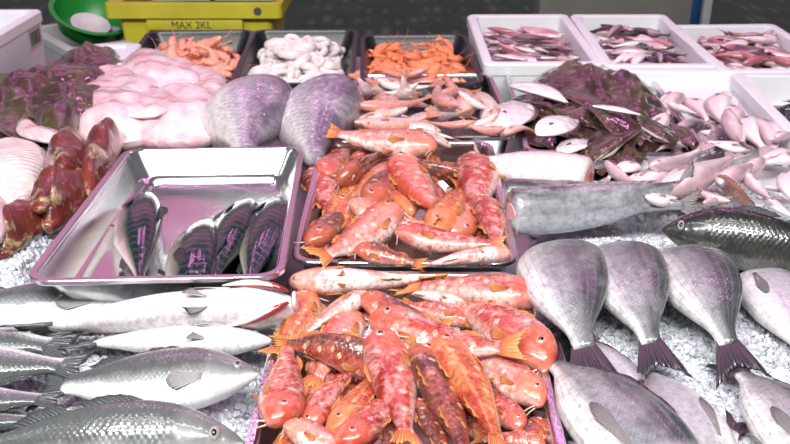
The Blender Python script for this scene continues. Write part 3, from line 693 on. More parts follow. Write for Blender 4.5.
# ================================================================== ice
def ice(name, quadpx, label, seed, nl=900, zb=CT, h=.05, lump=.011):
    rr = random.Random(seed); c = [P(*p, 0) for p in quadpx]   # corners bl br tr tl
    NX, NY = 90, 90; v, f = [], []
    def pos(u, w):
        a = c[0].lerp(c[1], u); b = c[3].lerp(c[2], u); return a.lerp(b, w)
    for j in range(NY+1):
        for i in range(NX+1):
            p = pos(i/NX, j/NY); e = min(1, 7*min(i/NX, 1-i/NX, j/NY, 1-j/NY))
            z = zb + .002 + e*(h + noise.fractal(p*9, 1, 2, 3)*.008 + noise.noise(p*70)*.006 + abs(noise.noise(p*130))*.006)
            v.append((p.x, p.y, max(zb+.001, z)))
    for j in range(NY):
        for i in range(NX): a = j*(NX+1)+i; f.append((a, a+1, a+NX+2, a+NX+1))
    ico = bmesh.new(); bmesh.ops.create_icosphere(ico, subdivisions=1, radius=1); iv = [q.co.copy() for q in ico.verts]; fi = [tuple(q.index for q in x.verts) for x in ico.faces]; ico.free()
    for k in range(nl):
        u, w = rr.uniform(.03, .97), rr.uniform(.03, .97); p = pos(u, w); e = min(1, 7*min(u, 1-u, w, 1-w))
        s = lump*rr.uniform(.4, 1.1); o = len(v); rot = Matrix.Rotation(rr.uniform(0, 6), 3, Vector((rr.uniform(-1, 1), rr.uniform(-1, 1), rr.uniform(-1, 1))).normalized())
        base = Vector((p.x, p.y, zb+.004+e*(h+noise.fractal(p*9, 1, 2, 3)*.008)))
        for q in iv:
            q2 = rot @ Vector((q.x*rr.uniform(.8, 1.2), q.y*rr.uniform(.6, 1.1), q.z*rr.uniform(.5, .9))); v.append(base+q2*s)
        f += [tuple(o+i for i in x) for x in fi]
    o = mesh_obj(name, v, f, M['ice'], sharp=28); tag(o, label, 'ice', None, 'stuff'); return o
ice('crushed_ice', ((590, 560), (1010, 560), (840, 200), (532, 200)), 'crushed ice under the sea bream on the right', 1, 6000, h=.045, lump=.0075)
ice('crushed_ice', ((-260, 560), (214, 560), (284, 290), (-70, 290)), 'crushed ice under the sea bass on the left', 2, 3000, h=.030, lump=.0075)
ice('crushed_ice', ((-150, 292), (20, 292), (120, 150), (-60, 150)), 'crushed ice to the left of the mackerel tray', 3, 2500, h=.06, lump=.007)
ice('crushed_ice', ((535, 198), (840, 198), (790, 160), (500, 160)), 'crushed ice under the cut hake pieces', 4, 500, h=.03)

# ================================================================== mackerel in the near-empty tray
def inplane(q, px, py, dz):
    """point dz above the container's tilted floor plane (dz from rim plane), under that place of the frame"""
    Mx = q[0]; n = Mx.to_3x3() @ Vector((0, 0, 1)); o = Mx.to_translation() + n*dz
    d = P(px, py, 0)-Vector((0, 0, H)); t = (o-Vector((0, 0, H))).dot(n)/d.dot(n); return Vector((0, 0, H))+d*t
for (hx, hy, tx, ty, r, ky, lab) in (
    (139, 192, 137, 292, 152, .3, 'mackerel with a wide pale belly, leftmost of four in the steel tray'),
    (178, 300, 212, 201, 25, .6, 'mackerel with its forked tail raised towards the back of the tray'),
    (247, 198, 203, 296, 150, .3, 'mackerel between the tail-up one and the rightmost one'),
    (277, 196, 240, 298, 150, .3, 'rightmost mackerel, against the right wall of the steel tray')):
    a, b = inplane(QA, hx, hy, -.034), inplane(QA, tx, ty, -.040)
    fish3('mackerel', a, b, r, 'mackerel', lab, group='mackerel in the steel tray', ky=(-ky if abs(r) > 90 else ky)*.8, fat=1.12, lod=1)

# ================================================================== red mullet, middle tray
# head px, head py, tail px, tail py, height head, height tail, roll, ky, kz, skin, label
C = [
 (436, 150, 318, 132, .030, .032, 20, .0, .2, 'mullet_pale', 'long pale red mullet laid across the back rim of the middle tray'),
 (402, 165, 492, 180, .016, .012, 62, .0, -.9, 'mullet_brown', 'arched brown-red mullet along the back of the middle tray, right half'),
 (325, 180, 352, 143, -.006, -.008, 160, .3, .0, 'mullet_red', 'red mullet in the back left corner of the middle tray'),
 (336, 186, 392, 148, .008, .010, 60, .0, .3, 'mullet_brown', 'thin dark-backed mullet pointing to the back left corner of the middle tray'),
 (352, 158, 398, 142, -.004, -.004, 30, .0, .0, 'mullet_red', 'short-looking red mullet under the long pale one in the middle tray'),
 (360, 194, 402, 152, -.002, -.006, 20, .4, .0, 'mullet_pale', 'rounded pale pink mullet left of centre in the middle tray'),
 (372, 204, 408, 160, .000, .002, 150, -.3, .0, 'mullet_brown', 'brown mullet wedged right of the rounded pale one in the middle tray'),
 (362, 182, 330, 208, -.010, -.008, 40, .3, .0, 'mullet_orange', 'orange mullet near the left wall of the middle tray'),
 (318, 170, 338, 226, -.016, -.016, 10, .2, .0, 'mullet_red', 'small red mullet pressed against the left wall of the middle tray'),
 (347, 210, 440, 232, .012, .006, 165, .5, .3, 'mullet_pale', 'silvery pink mullet with dark eye, head to the left, in the middle tray'),
 (312, 252, 346, 196, .000, .000, 20, -.4, .0, 'mullet_brown', 'dark red mullet head down at the near left of the middle tray'),
 (352, 205, 322, 262, -.008, -.004, 30, .0, .3, 'mullet_orange', 'slim orange mullet beside the dark one at the left of the middle tray'),
 (402, 214, 312, 268, .018, .012, 25, -.3, .2, 'mullet_pale', 'big pale golden-spotted mullet lying slantwise at the front of the middle tray'),
 (354, 250, 428, 266, .014, .004, 140, .2, .0, 'mullet_brown', 'mullet with round dark eye facing left at the front rim of the middle tray'),
 (394, 238, 512, 248, .006, .006, 168, .4, .1, 'mullet_red', 'long pink mullet facing left behind the white-bellied one in the middle tray'),
 (511, 250, 412, 266, .012, .008, -30, .2, .0, 'mullet_pale', 'white-bellied mullet at the front right rim of the middle tray'),
 (442, 234, 468, 180, .002, .004, 150, -.3, .2, 'mullet_orange', 'steep orange mullet in the right half of the middle tray'),
 (482, 156, 474, 226, .010, .002, 15, .2, .0, 'mullet_red', 'bright red mullet head up near the right wall of the middle tray'),
 (487, 196, 500, 254, .004, .000, 20, .3, .0, 'mullet_red', 'red mullet with white flecks in the near right corner of the middle tray'),
 (434, 176, 484, 166, -.004, -.008, 110, .0, .0, 'mullet_brown', 'dark-headed mullet under the arched brown one in the middle tray'),
 (398, 162, 446, 228, .008, -.002, 15, -.3, -.3, 'mullet_pale', 'scaly silver-pink mullet slanting down the centre of the middle tray'),
 (424, 182, 458, 222, -.010, -.012, 30, .0, .0, 'mullet_red', 'small pink mullet under the centre of the middle tray'),
 (452, 234, 486, 190, -.006, -.010, -20, .0, .0, 'mullet_pale', 'white-bellied mullet between two red ones at the right of the middle tray'),
 (440, 164, 396, 152, -.016, -.016, 20, .0, .0, 'mullet_orange', 'yellow-orange mullet deep at the back of the middle tray'),
 (396, 226, 458, 224, -.010, -.010, 70, .0, -.4, 'mullet_brown', 'maroon mullet half buried at the centre of the middle tray'),
 (350, 236, 320, 196, -.016, -.016, 30, .2, .0, 'mullet_red', 'crimson mullet in the second layer by the left wall of the middle tray'),
 (412, 212, 372, 176, -.014, -.016, 40, .2, .0, 'mullet_orange', 'orange mullet in the second layer at the centre of the middle tray'),
 (466, 214, 426, 246, -.016, -.018, 30, .2, .0, 'mullet_red', 'crimson mullet in the second layer near the front of the middle tray'),
 (380, 252, 340, 262, -.020, -.020, 30, .2, .0, 'mullet_red', 'crimson mullet under the golden-spotted one at the front of the middle tray'),
 (470, 188, 428, 160, -.014, -.014, 60, .2, .0, 'mullet_brown', 'brown mullet in the second layer at the back right of the middle tray'),
 (400, 196, 352, 190, -.018, -.018, 20, .2, .0, 'mullet_pale', 'pale mullet in the second layer left of centre in the middle tray'),
 (504, 236, 456, 256, -.020, -.020, 20, .2, .0, 'mullet_red', 'crimson mullet under the white-bellied one in the middle tray'),
 (330, 246, 396, 200, -.026, -.026, 30, .0, .0, 'mullet_red', 'bottom-layer mullet showing through gaps at the left of the middle tray'),
 (478, 240, 416, 200, -.028, -.028, 20, .0, .0, 'mullet_red', 'bottom-layer mullet showing through gaps at the right of the middle tray'),
 (356, 172, 430, 178, -.030, -.030, 20, .0, .0, 'mullet_red', 'bottom-layer mullet showing through gaps at the back of the middle tray'),
]
for (hx, hy, tx, ty, hh, ht, r, ky, kz, sk, lab) in C:
    fish('mullet', hx, hy, tx, ty, hh, ht, r, 'red_mullet', lab, group='red mullet in the middle tray', ky=ky, kz=kz, body=sk, fat=1.3)
D = [
 (288, 284, 448, 279, .012, .012, 215, .1, .1, 'mullet_pale', 'long pale mullet with white belly along the back rim of the near tray'),
 (545, 297, 396, 282, .018, .010, 12, .2, .1, 'mullet_red', 'mullet with barbels facing right over the back right corner of the near tray'),
 (368, 291, 292, 340, .016, .006, -25, .2, .0, 'mullet_pale', 'pink mullet with a dark belly spot at the back left of the near tray'),
 (316, 296, 276, 362, -.004, .002, 20, .0, .2, 'mullet_orange', 'orange-yellow mullet along the left wall of the near tray'),
 (360, 311, 308, 392, .004, -.004, 20, .2, .0, 'mullet_pale', 'pale rosy mullet with a broad flank under the tail-splayed one'),
 (394, 366, 268, 334, .018, .020, 66, .1, -.7, 'mullet_brown', 'brown-backed mullet with splayed orange tail over the left rim of the near tray'),
 (274, 434, 290, 336, .004, .006, 14, -.4, .1, 'mullet_red', 'large red mullet head down along the left wall of the near tray'),
 (296, 430, 360, 358, -.004, .006, 20, .2, .0, 'mullet_red', 'plain pink-red mullet slanting behind the staring head in the near tray'),
 (328, 436, 398, 354, -.002, .006, 35, .0, .1, 'mullet_orange', 'yellow-striped mullet with white belly in the near tray'),
 (284, 428, 386, 470, .014, .006, 172, .3, .0, 'mullet_pale', 'pale mullet with a big staring eye at the near edge of the tray'),
 (338, 450, 418, 374, .012, .010, 18, -.2, .0, 'mullet_red', 'mullet head down in the middle of the near edge, eye showing'),
 (386, 340, 412, 462, .022, .010, 20, -.4, .2, 'mullet_red', 'fat mullet with pale orange tail hanging towards the viewer in the near tray'),
 (424, 352, 478, 478, .012, .006, 48, .0, .2, 'mullet_brown', 'straight dark scaly-backed mullet in the right half of the near tray'),
 (446, 340, 512, 462, .018, .012, 34, .1, .1, 'mullet_orange', 'orange-striped mullet on the right beside the straight dark one'),
 (366, 332, 530, 360, .014, .022, 150, .3, .5, 'mullet_red', 'long mullet facing left with splayed orange tail over the right half'),
 (546, 362, 444, 290, .016, -.004, 30, .3, .0, 'mullet_red', 'stout red mullet with blunt head against the right wall of the near tray'),
 (478, 300, 548, 358, .000, -.004, 160, .0, .0, 'mullet_pale', 'pale mullet with a dark spot behind the stout one at the right'),
 (542, 402, 456, 344, .006, .000, 25, .2, .0, 'mullet_pale', 'pale orange mullet whose head and eye point to the right wall'),
 (522, 430, 470, 378, -.012, -.010, 30, .0, .0, 'mullet_red', 'rounded red mullet tucked under the pale orange head at the right'),
 (546, 446, 470, 436, -.006, -.010, 40, .0, .0, 'mullet_red', 'red mullet head in the near right corner of the tray'),
 (358, 304, 458, 332, .010, .004, 160, .4, .2, 'mullet_brown', 'dappled mullet facing left near the back of the near tray'),
 (392, 328, 340, 300, -.006, -.010, 20, .0, .0, 'mullet_red', 'bright pink mullet filling the gap at the back left of the near tray'),
 (420, 400, 456, 474, .000, -.004, 30, .0, .0, 'mullet_brown', 'small dark mullet between the fat one and the straight one'),
 (402, 382, 384, 474, .004, .000, 40, .0, .0, 'mullet_brown', 'narrow brown mullet left of the fat one at the near edge'),
 (478, 304, 390, 288, .000, .000, -20, .0, .0, 'mullet_pale', 'pink mullet with dark mouth under the one with barbels'),
 (476, 322, 396, 300, -.008, -.008, 20, .2, .0, 'mullet_red', 'red mullet half hidden at the back centre of the near tray'),
 (276, 470, 300, 404, -.012, -.008, 20, .0, .0, 'mullet_orange', 'orange mullet in the near left corner of the tray'),
 (334, 352, 300, 420, -.014, -.016, 30, .2, .0, 'mullet_red', 'crimson mullet in the second layer at the left of the near tray'),
 (420, 350, 372, 330, -.012, -.014, 30, .2, .0, 'mullet_pale', 'pale mullet in the second layer at the centre of the near tray'),
 (536, 330, 500, 300, -.012, -.014, 40, .2, .0, 'mullet_red', 'crimson mullet in the second layer by the back right wall of the near tray'),
 (396, 440, 350, 400, -.014, -.016, 30, .2, .0, 'mullet_red', 'crimson mullet in the second layer at the near edge of the near tray'),
 (486, 440, 450, 400, -.014, -.016, 30, .2, .0, 'mullet_red', 'crimson mullet in the second layer under the striped one'),
 (330, 318, 290, 300, -.014, -.016, 30, .2, .0, 'mullet_orange', 'orange mullet in the second layer in the back left corner of the near tray'),
 (548, 420, 500, 470, -.020, -.020, 20, .2, .0, 'mullet_brown', 'brown mullet in the second layer against the near right wall'),
 (460, 420, 520, 330, -.026, -.028, 20, .0, .0, 'mullet_red', 'bottom-layer mullet glimpsed at the right of the near tray'),
 (350, 400, 300, 330, -.028, -.028, 20, .0, .0, 'mullet_red', 'bottom-layer mullet glimpsed at the left of the near tray'),
 (440, 380, 380, 310, -.028, -.028, 20, .0, .0, 'mullet_orange', 'bottom-layer mullet glimpsed at the centre of the near tray'),
 (500, 350, 440, 300, -.030, -.030, 20, .0, .0, 'mullet_red', 'bottom-layer mullet glimpsed at the back right of the near tray'),
 (330, 460, 400, 420, -.028, -.028, 20, .0, .0, 'mullet_red', 'bottom-layer mullet glimpsed at the near edge of the near tray'),
]
for (hx, hy, tx, ty, hh, ht, r, ky, kz, sk, lab) in D:
    fish('mullet', hx, hy, tx, ty, hh, ht, r, 'red_mullet', lab, group='red mullet in the near tray', ky=ky, kz=kz, body=sk, lod=0, fat=1.34)

# ================================================================== sea bass on the left
for (hx, hy, tx, ty, hh, ht, r, ky, kz, sk, lab, ft) in (
  (166, 304, -120, 316, -.014, -.020, 20, .0, .2, 'bass', 'sea bass along the front of the mackerel tray, tail out of sight to the left', 1.15),
  (296, 302, 2, 328, .026, .004, -48, .1, .3, 'bass_belly', 'sea bass belly up with gaping mouth and open gills beside the red mullet', 1.15),
  (-150, 332, 88, 348, -.004, -.010, -8, .0, .0, 'bass', 'sea bass coming in at the left, dark tail third from the back', 1.38),
  (272, 338, 62, 342, -.006, -.014, -25, .1, .1, 'bass_belly', 'pale sea bass with reddish gill directly under the gaping one', 1.35),
  (-140, 364, 100, 366, .004, .002, -4, .0, .0, 'bass', 'sea bass coming in at the left, its dark tail over the large white one', 1.38),
  (258, 379, 24, 388, .004, -.008, 26, .15, .2, 'bass', 'large sea bass with dark eye and fin, white belly towards the viewer', 1.5),
  (-150, 404, 76, 398, -.006, -.008, 6, .0, .0, 'bass', 'sea bass coming in at the left near the bottom, glossy dark tail', 1.3),
  (242, 442, -70, 452, .000, -.010, 50, .1, .0, 'bass', 'grey-backed sea bass at the very front left', 1.38),
  (-150, 430, 60, 418, -.016, -.016, 12, .0, .0, 'bass', 'sea bass tail just behind the front-most bass', 1.25)):
    fish('gaping' if 'gaping mouth' in lab else 'bass', hx, hy, tx, ty, hh, ht, r, 'sea_bass', lab, group='sea bass on ice', ky=ky, kz=kz, body=sk, lod=0, fat=ft, skip=('anal_fin',))
# the gaping mouth and gills of the belly-up bass
def gape():
    bass = [o for o in COL.objects if o.get('label', '').startswith('sea bass belly up')][0]
    lips = [(.497, .024*math.cos(a), -.006+.034*math.sin(a)) for a in [2*PI*k/20 for k in range(21)]]
    v, f = tube(lips, .007, 8); mesh_obj('lips', v, f, M['mouth'], bass)
    v, f = tube([(.490, 0, -.006), (.5005, 0, -.006)], [1, 1], 20); v = [(q[0], q[1]*.021, -.006+(q[2]+.006)*.029) for q in v]; mesh_obj('mouth_cavity', v, f, M['blood'], bass)['label'] = 'dark open mouth'
    s = SP['gaping']
    for sd, off_ in ((-1, 0), (1, 0)):
        pts = [surf(s, .02+.2*t, -.9+.75*t, sd) for t in (0, .2, .4, .6, .8, 1)]
        v, f = tube([Vector((q.x, q.y*1.0, q.z*1.0)) for q in pts], [.005, .011, .015, .015, .010, .004], 8); mesh_obj('gill_slit', v, f, M['blood'], bass)['label'] = 'dark red open gill slit'
        pts = [surf(s, .035+.2*t, -.86+.66*t, sd)*1.0+Vector((-.012, sd*.004, -.004)) for t in (0, .2, .4, .6, .8, 1)]
        v, f = tube(pts, [.003, .007, .009, .009, .006, .003], 8); mesh_obj('gill_flap', v, f, M['mouth'], bass)
gape()

# ================================================================== sea bream on the right
for (hx, hy, tx, ty, hh, ht, r, ky, sk, lab, ft) in (
  (590, 330, 538, 420, -.02, -.03, 20, .0, 'darkbass', 'dark fish half hidden beside the right wall of the near tray', .9),
  (541, 226, 594, 368, .026, .036, 166, -1.1, 'bream', 'sea bream hanging head away, nearest to the red mullet trays', .92),
  (600, 228, 664, 362, .024, .034, 166, -1.1, 'bream', 'sea bream lying second from the left in the back row of bream', .90),
  (664, 232, 746, 362, .022, .032, 166, -1.1, 'bream', 'sea bream below the dark whole fish, tail in the middle of the ice', .92),
  (640, 404, 556, 322, -.016, -.012, 12, .0, 'bream_pale', 'pale sea bream underneath the fork-tailed one at the left', .95),
  (748, 258, 822, 372, .0, .0, 168, -.8, 'bream_pale', 'pale washed-out sea bream at the right edge of the ice', .95),
  (730, 480, 640, 348, .000, -.010, 165, -.6, 'bream_pale', 'violet-grey scaled sea bream near the bottom centre of the ice', 1.1),
  (690, 506, 532, 334, .014, .012, 14, .5, 'bream', 'large sea bream with forked dark tail and white belly at the front', 1.0),
  (852, 500, 722, 346, .006, .004, 12, .5, 'bream', 'sea bream with tail up and long pectoral fin at the bottom right', 1.0),
  (700, 540, 740, 412, -.016, -.012, 160, .0, 'bream_pale', 'pinkish sea bream peeping out between the two front bream', .8),
  (860, 330, 780, 296, -.014, -.012, 30, .0, 'bream_pale', 'sea bream cut off by the right edge of the picture', .9)):
    fish('bream', hx, hy, tx, ty, hh, ht, r, 'sea_bream', lab, group='sea bream on ice', ky=ky, body=sk, fin='bream_fin', lod=0, fat=ft,
         skip=('dorsal_fin', 'anal_fin', 'pectoral_fin', 'pelvic_fin') if ky < -1 else ('anal_fin',))
fish('bass', 662, 230, 880, 262, .030, .026, 118, 'dark_fish', 'big dark glossy whole fish lying above the sea bream at the right', ky=.1, body='darkbass', fin='bass_fin', lod=0, fat=1.55, skip=('pectoral_fin', 'pelvic_fin', 'anal_fin'))
fish('bass', 900, 300, 736, 262, -.010, -.010, 20, 'dark_fish', 'grey fish half hidden under the big dark glossy one', body='bass', fin='bass_fin', lod=1, fat=1.0)
# ---- cut hake
def cut_face(root, m, x, rw, rh, nm='cut_face'):
    v, f = tube([(x, 0, 0), (x+.004, 0, 0)], [1, .96], 24)
    v = [(q[0], q[1]*rw, q[2]*rh) for q in v]; o = mesh_obj(nm, v, f, m, root, sharp=40); o['label'] = 'raw cut end'; return o
h1 = fish('trunk', 588, 180, 468, 160, .022, .014, 40, 'hake_trunk', 'headless pale fish with a dark red cut end facing right', body='hake_pink', fin='whiting_fin', fat=1.75, lod=1)
cut_face(h1, M['red_flesh'], .499, .058, .075); v, f = tube([(.505, .01, -.03), (.508, .01, .035)], .016, 8); mesh_obj('blood_line', v, f, M['blood'], h1)
h2 = fish('trunk', 504, 196, 700, 206, .010, .012, 110, 'hake_trunk', 'headless grey-backed fish lying between the pink one and the large silvery one', body='hake', fat=.95, lod=1)
cut_face(h2, M['red_flesh'], .499, .058, .075)
h3 = fish('trunk', 512, 220, 700, 188, .008, .026, 118, 'hake_trunk', 'large headless silvery fish whose dark tail points to the upper right', body='hake', fat=1.12, kz=.3, lod=0)
cut_face(h3, M['red_flesh'], .499, .058, .075)
# ---- whiting heap
WH = [(676, 90, 662, 122), (668, 104, 702, 116), (690, 98, 714, 124), (712, 92, 722, 128), (726, 98, 736, 124), (738, 104, 726, 134), (676, 134, 712, 116), (736, 114, 762, 150), (756, 116, 784, 158),
 (728, 120, 746, 156), (722, 150, 714, 118), (644, 176, 706, 150), (662, 194, 742, 152), (630, 190, 696, 158), (712, 186, 766, 158), (744, 176, 776, 206), (800, 150, 742, 166), (786, 166, 796, 210),
 (684, 188, 716, 210), (602, 166, 648, 192), (606, 186, 664, 200), (566, 196, 632, 208), (552, 160, 606, 192), (640, 160, 600, 178), (700, 170, 660, 200), (750, 150, 700, 140), (760, 196, 800, 222), (724, 206, 690, 184),
 (690, 140, 650, 150), (770, 140, 804, 130), (706, 108, 676, 96), (652, 136, 690, 146), (676, 196, 650, 168), (700, 204, 740, 196), (620, 180, 676, 172), (756, 160, 728, 192), (584, 184, 636, 202), (646, 206, 690, 190), (790, 190, 752, 186), (664, 120, 640, 146), (700, 132, 742, 138), (648, 100, 640, 120)]
for i, (hx, hy, tx, ty) in enumerate(WH):
    tan = i in (18, 27); lay = .018 if i in (12, 11, 14) else (.012 if i % 2 else -.002)
    if hy > 155 or ty > 165: lay += .006
    lb = ('pale pink whiting in the heap at the right', 'tan brown fish lying in the heap of pink whiting')[tan]
    if i == 12: lb = 'longest pale whiting, slanting up to the right across the heap'
    elif i == 11: lb = 'pale whiting next to the longest one, on its left side'
    elif i == 18: lb = 'tan brown fish in the whiting heap just above the dark whole fish'
    elif i == 27: lb = 'tan brown fish folded beside the other tan one in the whiting heap'
    elif i == 6: lb = 'dark-backed fish lying crosswise near the back wall of the whiting box'
    elif i == 10: lb = 'dark fish with its tail up near the centre of the whiting box'
    g = 'whiting heap at the right'
    fish('whiting', hx, hy, tx, ty, lay, lay-.004, rnd.choice((-20, 10, 160, 190, 30)), 'whiting', lb, group=g, ky=rnd.choice((-.6, 0, .6)), kz=rnd.choice((-.5, 0, .5)),
         body='whiting_tan' if tan else ('sardine' if i in (6, 10) else 'whiting'), lod=1, fat=1.3, skip=('dorsal_fin', 'anal_fin', 'pelvic_fin'))
fish('flatfish', 716, 178, 766, 216, .026, .02, 70, 'tan_fish', 'tan double-folded flat fish standing out of the whiting heap', body='whiting_tan', fin='whiting_fin', lod=1, fat=.7)

# ================================================================== dark flatfish cluster at the right (1 = dark side up, 0 = white side up)
FL = [(520, 88, 596, 132, 1, .010, 'dark flatfish with olive patches at the left of the dark heap', .9), (600, 62, 536, 90, 1, .022, 'dark flatfish at the very back of the dark heap', .9),
 (508, 78, 580, 104, 0, .050, 'white-bellied flatfish turned over at the back left of the dark heap', .62), (494, 126, 530, 96, 0, .026, 'white flatfish curled beside the tray of small pink fish', .9),
 (556, 98, 610, 132, 1, .030, 'glossy dark flatfish in the centre of the dark heap', .8), (538, 130, 586, 116, 0, .045, 'white underside of a flatfish at the front left of the dark heap', .8),
 (558, 148, 602, 138, 0, .012, 'bluish white flatfish belly at the near rim of its tray', .9), (584, 152, 640, 122, 1, .020, 'olive dark flatfish at the near right of the dark heap', .9),
 (592, 104, 650, 116, 0, .062, 'pale flatfish underside behind the right half of the dark heap', .45), (676, 138, 612, 104, 1, .024, 'dark flatfish with tail to the back at the right of the heap', .8),
 (632, 86, 560, 72, 1, .020, 'brown flatfish against the white foam box', .9), (646, 150, 598, 172, 1, .008, 'dark mottled flatfish lying lowest in front of the heap', .7),
 (512, 116, 560, 152, 1, .000, 'dark flatfish half under the white ones by the tray corner', .8), (540, 118, 640, 150, 1, .006, 'broad dark flatfish at the bottom of the heap', .9), (660, 120, 700, 150, 1, .010, 'dark flatfish touching the whiting heap', .7), (606, 96, 640, 150, 1, .040, 'knobbly dark flatfish on top of the right half of the heap', .8),
 (560, 84, 616, 118, 1, .040, 'dark flatfish on top of the heap beside the overturned white one', .7), (650, 104, 600, 128, 1, .034, 'dark flatfish bridging the rim of the whiting box', .8)]
for i, (hx, hy, tx, ty, dk, h, lab, ft) in enumerate(FL):
    fish('flatfish', hx, hy, tx, ty, h, h-.010, (0 if dk else 180)+rnd.uniform(-22, 22), 'flatfish', lab, group='flatfish heap by the foam boxes', ky=(1.0 if dk else -1.0)*rnd.uniform(.4, 1.2)*1.0, lod=0, fat=ft)
# ---- dark flatfish cluster at the left
FL2 = [(100, 58, 50, 96, .045, 'dark flatfish at the back of the left dark heap', 1.0), (140, 64, 72, 66, .030, 'dark glossy fish touching the prawn tray on the left side', .9), (36, 84, 98, 126, .034, 'olive-spotted dark flatfish in the middle of the left heap', 1.0),
 (-6, 92, 60, 116, .020, 'dark flatfish at the left edge with pink glints', .9), (10, 116, 46, 152, .010, 'mottled dark flatfish in front of the left heap', .9), (82, 62, 30, 92, .035, 'brown flatfish next to the labelled foam box', .8),
 (84, 120, 130, 78, .018, 'dark flatfish beside the pink skate wings', .8), (-40, 76, 30, 92, .008, 'dark flatfish under the labelled foam box', .9), (56, 128, -16, 140, .004, 'dark flatfish at the bottom of the left heap', .8)]
for i, (hx, hy, tx, ty, h, lab, ft) in enumerate(FL2):
    fish('flatfish', hx, hy, tx, ty, h, h-.016, rnd.uniform(-25, 15), 'flatfish', lab, group='dark flatfish heap at the left', ky=-rnd.uniform(.5, 1.3)*-1, lod=0, fat=ft)

SL = [([(-20, 150), (-30, 100), (6, 84), (44, 86), (60, 110), (40, 140), (10, 152)], -.03, .060, 'dark slimy fish body low at the left edge of the left heap', 'left'),
 ([(40, 96), (60, 70), (96, 58), (128, 66), (120, 88), (84, 108), (58, 112)], -.01, .060, 'dark slimy fish body at the back of the left heap beside the skate wings', 'left'),
 ([(40, 140), (36, 110), (62, 98), (92, 100), (84, 124), (64, 142)], .00, .050, 'olive slimy fish body in the middle of the left heap', 'left'),
 ([(-10, 108), (12, 92), (40, 80), (70, 80), (54, 104), (14, 116)], .0, .045, 'brown slimy fish body under the labelled foam box', 'left'),
 ([(520, 120), (530, 90), (570, 78), (604, 88), (612, 116), (580, 134), (540, 136)], -.03, .060, 'dark slimy fish body in the left half of the right heap', 'right'),
 ([(580, 150), (584, 116), (616, 92), (650, 100), (674, 128), (660, 154), (620, 168)], -.02, .052, 'dark slimy fish body in the right half of the right heap', 'right'),
 ([(530, 92), (548, 78), (590, 74), (640, 84), (656, 104), (610, 112), (560, 106)], .0, .036, 'dark slimy fish body against the back foam boxes', 'right')]
for i, (pts, b, t, lab, sd) in enumerate(SL):
    slabpts(pts, b, t, i+61, 'slimy_fish', M['slime'], lab, 'fish', group='slimy fish bodies in the %s heap' % sd, amp=.018, fr=16, folds=(40, .008, i*.9))

# ================================================================== pink skate wings
SK = [([(58, 128), (62, 102), (92, 84), (112, 74), (150, 78), (172, 100), (150, 128), (100, 140)], -.03, .070, 'large pink skate wing at the left of the pale pile', dict(amp=.014)),
 ([(112, 82), (140, 60), (176, 66), (206, 80), (206, 104), (168, 108), (128, 102)], -.02, .060, 'pink skate wing at the back of the pale pile, before the prawns', dict(amp=.012)),
 ([(70, 140), (92, 112), (140, 108), (166, 122), (160, 144), (110, 152)], -.03, .070, 'pink skate wing at the near left of the pale pile', dict(amp=.012)),
 ([(128, 144), (136, 112), (176, 100), (214, 104), (226, 128), (214, 146), (170, 152)], -.03, .070, 'glossy pink skate wing at the front of the pale pile', dict(amp=.014)),
 ([(176, 100), (190, 78), (222, 82), (236, 104), (232, 134), (204, 132)], -.03, .055, 'pink skate wing touching the silver cut fish', dict(amp=.015)),
 ([(92, 112), (118, 92), (160, 90), (180, 104), (150, 120)], .022, .022, 'small folded pink piece on top of the pale pile', dict(amp=.014))]
for i, (pts, b, t, lab, k) in enumerate(SK):
    slabpts(pts, b, t, i+11, 'skate_wing', M['skate'], lab, 'fish', group='pink skate wings', folds=(26, .005, .7+i), fr=8, **k)
slabpts([(20, 122), (34, 130), (66, 138), (68, 146), (44, 144), (18, 136)], .01, .02, 31, 'fish_fillet', M['skate'], 'thin pink fillet strip in front of the left dark heap', 'fillet', amp=.006)
slabpts([(-20, 216), (-24, 170), (2, 152), (38, 154), (54, 168), (46, 190), (24, 208), (0, 220)], -.01, .058, 32, 'skate_wing', M['skate_rib'], 'ribbed whitish skate wing at the left edge beside the dark red fish', 'fish', amp=.006)
slabpts([(-30, 246), (-24, 212), (0, 204), (12, 216), (8, 236), (-8, 250)], .02, .04, 33, 'fish_fillet', M['skate'], 'rounded pinkish piece at the left edge below the ribbed wing', 'fillet', amp=.004)
DR = [([(52, 186), (46, 166), (62, 142), (78, 138), (88, 148), (84, 170), (68, 190)], .014, .050, 'dark red glossy fish piece with rounded end, left of the tallest one'),
 ([(80, 196), (84, 168), (96, 142), (112, 134), (125, 142), (122, 160), (108, 184), (92, 202)], -.006, .060, 'dark red glossy fish piece with rounded end next to the mackerel tray'),
 ([(36, 224), (44, 196), (66, 180), (88, 182), (90, 200), (66, 226), (48, 236)], -.008, .055, 'dark red fish piece in the middle of the red group at the left'),
 ([(-6, 258), (4, 232), (24, 214), (46, 212), (50, 228), (28, 248), (6, 262)], -.010, .050, 'dark red fish piece lowest at the left edge'),
 ([(28, 206), (40, 186), (60, 170), (66, 182), (56, 204), (38, 216)], .026, .030, 'small dark red piece against the ribbed wing')]
for i, (pts, b, t, lab) in enumerate(DR):
    slabpts(pts, b, t, i+41, 'dark_red_fish', M['darkred'], lab, 'fish', amp=.012, fr=14, group='dark red fish at the left', pw=2.2)

